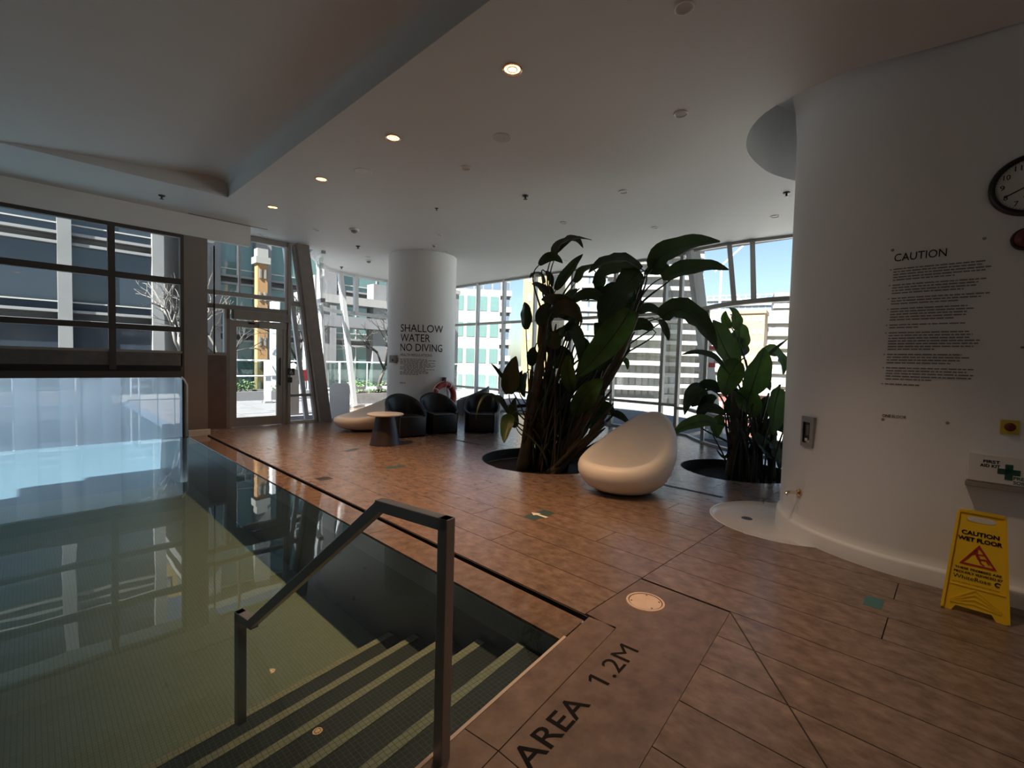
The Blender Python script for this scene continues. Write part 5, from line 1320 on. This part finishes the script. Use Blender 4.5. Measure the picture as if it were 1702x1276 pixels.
bare_tree('dark bare tree with tangled twigs seen through the glass door', 4.35, 17.3, 0.2, 3.9, 9, (-.05, 0), r0=0.075, spread=.75)
bare_tree('dark bare tree with slanting limbs outside the window bay', 8.6, 14.9, 0.25, 3.6, 14, (.25, -.1), r0=0.07, spread=.6, forks=2)
bare_tree('grey bare tree behind the window bay railing', 13.2, 18.6, 0.0, 5.0, 23, r0=0.1)
bare_tree('grey bare tree left of the terrace railing gap', 7.6, 19.6, 0.0, 4.8, 27, r0=0.09)
for (x, y, h, w, lab) in ((5.3, 15.9, 1.35, .17, 'short white square terrace post beyond the glass door'), (6.1, 17.6, 3.4, .26, 'tall pale terrace post right of the short white post')):
    t = thing('terrace_post', lab, 'post', (x, y, -.02), 0, 'pale terrace posts')
    b = MB(); b.box(-w / 2, w / 2, -w / 2, w / 2, 0, h); b.build('shaft', M['frame_white'], t, bevel=.01)
    b = MB(); b.box(-w * .7, w * .7, -w * .7, w * .7, 0, .06); b.build('base', M['concrete'], t)
t = thing('guard_rail', 'thin white horizontal guard rail held on the short terrace post', 'railing', (4.7, 15.9, .84))
b = MB(); b.tube([(-.9, -.1, 0), (.85, -.1, 0)], .022, 8); b.build('bar', M['frame_white'], t, smooth=True)
t = thing('bollard_lamp', 'dark terrace post with a white domed lamp outside the sidelight', 'lamp', (4.75, 12.4, -.02))
b = MB(); b.box(-.11, .11, -.11, .11, 0, 1.18); b.build('post', M['frame_dark'], t, bevel=.01)
b = MB(); b.lathe([(.1, 1.18), (.1, 1.24), (.07, 1.31), (0, 1.34)], 20); b.build('dome', M['white_plastic'], t, smooth=True, angle=.9)
t = thing('hose_cabinet', 'dark red cabinet mounted on a pale pole outside the sidelight', 'cabinet', (5.12, 12.75, -.02))
b = MB(); b.box(-.14, .14, -.12, .10, .86, 1.16); b.build('case', M['dark_red'], t, bevel=.01)
b = MB(); b.tube([(.12, .16, 0), (.12, .16, 1.9)], .045, 10); b.build('pole', M['frame_white'], t, smooth=True)
b = MB(); b.box(-.05, .05, -.06, .1, .42, .86); b.build('bracket', M['white_plastic'], t)

# ------------------------------------------------------------------ outside: city
b = MB(); b.sheet([[(-600, -400), (900, -400), (900, 900), (-600, 900)]], -10.5); tag(b.build('ground', M['ground'], fix=False), kind='structure')
b = MB(); b.box(-40, 60, 24, 25.5, -10.5, -10.3); b.box(14, 24, -60, 90, -10.5, -10.4); tag(b.build('road', M['asphalt']), kind='structure')

def facade(name, label, origin, az, w, d, z0, z1, wall, floors=0, bays=0, win=None, wf_=(.2, .8), hf=(.3, .85), slab=None, slab_out=.9, roof=True, cat='building', windows_single=True, bands=False, parapet=None, mullions=0):
    """local x along the facade, -y towards the viewer"""
    t = thing(name, label, cat, (origin[0], origin[1], 0), az)
    b = MB(); b.box(0, w, 0, d, z0, z1); b.build('wall', M[wall], t)
    fh = (z1 - z0) / max(1, floors); bw = w / max(1, bays)
    wm_ = None
    for f in range(floors):
        zb = z0 + fh * f
        if bands:
            b = MB(); b.box(0.05, w - 0.05, -.06, .02, zb + fh * hf[0], zb + fh * hf[1]); b.build('window_band', M[win], t)
            b = MB(); b.box(-.06, .02, 0.1, d - .1, zb + fh * hf[0], zb + fh * hf[1]); b.build('window_band', M[win], t)
        elif bays:
            for c in range(bays):
                if wm_ is None:
                    b = MB(); b.box(0, bw * (wf_[1] - wf_[0]), -.05, .05, 0, fh * (hf[1] - hf[0])); wm_ = b.mesh('window', M[win])
                o = link('window', wm_, t); o.location = (bw * (c + wf_[0]), 0, zb + fh * hf[0])
        if slab:
            b = MB(); b.box(-.3, w + .3, -slab_out, d * .3, zb - .12, zb + .12)
            b.box(-.3, w + .3, -slab_out, -slab_out + .08, zb + .1, zb + fh * .30); b.build('balcony_slab', M[slab], t)
    if mullions:
        b = MB()
        for c in range(mullions + 1):
            x = w * c / mullions; b.box(x - .12, x + .12, -.25, .1, z0, z1)
        b.build('piers', M[slab or wall], t)
    if parapet:
        b = MB(); b.box(-.2, w + .2, -.3, d + .2, z1, z1 + .7); b.build('parapet', M[parapet], t)
    return t
# grey office block across the terrace: piers, dark glass bays, white sill lines
def office(label, x0, y, z0, z1, bays, pier=.75, glassm='office_glass', fh=3.4, d=14):
    """bays = list of bay widths, piers between"""
    w = sum(bays) + pier * (len(bays) + 1)
    t = thing('office_block', label, 'building', (x0, y, 0), 0, 'grey office blocks across the terrace')
    b = MB(); b.box(0, w, .8, d, z0, z1); b.build('wall', M['concrete'], t)
    n = int(round((z1 - z0) / fh)); fh = (z1 - z0) / n; x = 0
    for bw in bays + [None]:
        b = MB(); b.box(x, x + pier, 0, .9, z0, z1 + .4); b.build('pier', M['concrete'], t); x += pier
        if bw is None: break
        for f in range(n):
            zb = z0 + f * fh
            b = MB(); b.box(x, x + bw, .35, .85, zb + .30, zb + fh - .25); g_ = b.build('glazing', M[glassm], t)
            k = 2 if glassm == 'office_glass' else max(2, int(bw / 1.4))
            b = MB(); 
            for q in range(1, k): b.box(x + bw * q / k - .03, x + bw * q / k + .03, .30, .36, zb + .30, zb + fh - .25)
            b.box(x, x + bw, .28, .36, zb + .62, zb + .68)
            b.build('mullions', M['frame'], g_)
            b = MB(); b.box(x, x + bw, .2, .85, zb + .18, zb + .30); b.box(x, x + bw, .15, .85, zb + fh - .25, zb + fh - .13); b.build('sill_line', M['white_sill'], t)
        x += bw
    b = MB(); b.box(-.1, w + .1, -.1, d, z1 + .4, z1 + .75); b.build('parapet', M['white_conc'], t)
    return w
office('grey office block with wide dark glass bays beyond the overhead door', -16.0, 28, -10.5, 13.0, [5.2, 5.2, 5.2, 2.8], .45, 'office_glass')
office('grey office block with teal glass bays beyond the glass door', 6.7, 30, -10.5, 12.2, [1.8, 3.2, 4.6], .85, 'teal_glass')
office('pinkish grey low block behind the window bay', 20.4, 34, -10.5, 7.2, [2.4, 2.4], .9, 'teal_glass')
# open concrete frame over the terrace, in front of the pinkish block
t = thing('concrete_portal', 'pale concrete post-and-beam frame above the far terrace', 'frame', (9.6, 22.5, 0))
for x in (0, 3.1, 6.6):
    b = MB(); b.box(x, x + .75, 0, .7, -10.5, 5.4); b.build('post', M['concrete'], t)
b = MB(); b.box(-.6, 8.2, -.2, 1.0, 4.15, 4.55); b.build('beam', M['white_conc'], t)
b = MB(); b.box(-.6, 8.2, -.2, 1.0, 3.0, 3.55); b.build('beam', M['concrete'], t)
facade('slim_tower', 'slim sunlit yellow tower in the gap between the grey office blocks', (9.2, 58), math.radians(-4), 5.2, 10, -10.5, 24, 'yellow_brick', 11, 5, 'win_glass', (.25, .75), (.3, .8))
facade('stair_tower', 'narrow orange sunlit tower seen over the glass door', (8.62, 27.4), 0, .5, .5, -10.5, 6.4, 'orange_brick', 14, 2, 'win_glass', (.3, .7), (.35, .75), parapet=None)
st0 = D.objects['stair_tower']
b = MB(); b.box(-.12, .62, -.12, .62, 6.4, 6.75); b.box(-.02, .52, -.02, .52, 6.75, 7.2); b.build('cap', M['white_conc'], st0)
# towers beyond the tall window; azimuth turns the facade to the room
def face_az(p):
    return math.atan2(p[1], p[0]) - PI / 2
def tower(label, pl, pr, z0, z1, wall, floors, bays, win, **kw):
    """pl, pr: plan corners of the face towards the room, left and right"""
    az = math.atan2(pr[1] - pl[1], pr[0] - pl[0]); w = math.dist(pl, pr)
    return facade(kw.pop('name', 'tower'), label, pl, az, w, kw.pop('d', 14), z0, z1, wall, floors, bays, win, **kw)
tower('pale glass-fronted tower right of the round column', (53.0, 71.0), (63.6, 62.4), -10.5, 17, 'concrete', 9, 8, 'blue_glass', wf_=(.1, .9), hf=(.15, .8), name='glass_tower', slab='white_conc', slab_out=.5)
tower('low pale block with teal windows beside the round column', (40.0, 52.5), (46.5, 47.5), -10.5, 11.5, 'white_conc', 6, 5, 'teal_glass', wf_=(.15, .85), hf=(.2, .75), name='low_block')
tower('yellow brick apartment tower behind the tall plant', (51.3, 47.6), (53.9, 44.6), -10.5, 24, 'yellow_brick', 12, 2, 'win_glass', wf_=(.35, .6), hf=(.3, .7), d=3, name='apartment_tower')
tower('cream apartment tower with small windows among the tall plant leaves', (56.5, 49.5), (61.0, 44.0), -10.5, 25, 'cream', 12, 6, 'win_glass', wf_=(.3, .7), hf=(.35, .75), name='apartment_tower')
tower('blue glass tower behind the tall plant crown', (86.5, 65.5), (96.5, 54.5), -10.5, 27, 'blue_glass', 14, 7, 'win_glass', wf_=(.08, .92), hf=(.2, .9), name='glass_tower', slab='white_conc', slab_out=.4)
tower('white balcony tower left of the tall window mullion', (67.0, 42.8), (71.6, 35.7), -10.5, 26, 'win_glass', 18, 8, 'cream', wf_=(.42, .62), hf=(.05, .9), name='balcony_tower', slab='white_conc', slab_out=1.3, d=9)
tower('stepped white balcony tower right of the tall window mullion', (84.0, 42.0), (88.5, 36.9), -10.5, 30, 'win_glass', 20, 5, 'cream', wf_=(.42, .62), hf=(.05, .9), name='balcony_tower', slab='white_conc', slab_out=1.5)
tower('cream and brown apartment slab beyond the low plant', (108, 50), (117, 26), -10.5, 14.5, 'cream', 9, 10, 'win_glass', wf_=(.12, .88), hf=(.3, .8), name='apartment_slab', slab='white_conc', slab_out=.8)
tower('brown brick stair block standing on the apartment slab front', (104.8, 36.5), (106.0, 30.0), -10.5, 13.0, 'tan_brick', 9, 5, 'win_glass', wf_=(.2, .8), hf=(.35, .75), name='brick_block', d=6, parapet='tan_brick')
tower('distant white tower above the apartment slab', (242, 96), (251, 68), -10.5, 38, 'white_conc', 18, 10, 'blue_glass', wf_=(.1, .9), hf=(.3, .85), name='distant_tower', slab='white_conc', slab_out=1)
tower('distant slim tower against the drum wall edge', (193.5, 52), (196.5, 43), -10.5, 30, 'concrete', 14, 4, 'win_glass', wf_=(.1, .9), hf=(.35, .8), name='distant_tower', slab='white_conc', slab_out=1)
tower('distant blue glass tower beside the leaning outside column', (136, 64), (140, 57), -10.5, 39, 'blue_glass', 18, 4, 'win_glass', wf_=(.1, .9), hf=(.2, .85), name='distant_tower', slab='blue_glass', slab_out=1)
tower('low red brick building beyond the low plant stems', (47.0, 17.4), (48.2, 12.6), -10.5, -1.0, 'brick_red', 3, 6, 'win_glass', wf_=(.2, .8), hf=(.3, .75), name='brick_block', d=8, parapet='white_conc')
tower('low pale rooftop with plant rooms below the balcony towers', (50, 38), (54, 22), -10.5, -4.5, 'cream', 2, 9, 'win_glass', wf_=(.15, .85), hf=(.3, .75), name='low_block', d=10, parapet='white_conc')
cr2 = thing('tower_crane', 'thin tower crane on the skyline through the curved bay', 'crane', (200, 74, 0))
b = MB(); b.bar((0, 0, -10), (0, 0, 44), .8, .8); b.build('mast', M['frame'], cr2)
b = MB(); b.bar((-2, 2, 41), (3, -10, 54), .6, .6); b.build('jib', M['frame'], cr2)
st = thing('window_sticker', 'pink safety marker on the outside leaning column', 'sticker', (10.15, 3.93, 1.55), math.radians(-45))
b = MB(); b.box(-.07, .07, -.16, -.155, -.05, .05); b.box(-.07, .07, -.16, -.155, .32, .40); b.build('mark', M['red'], st)
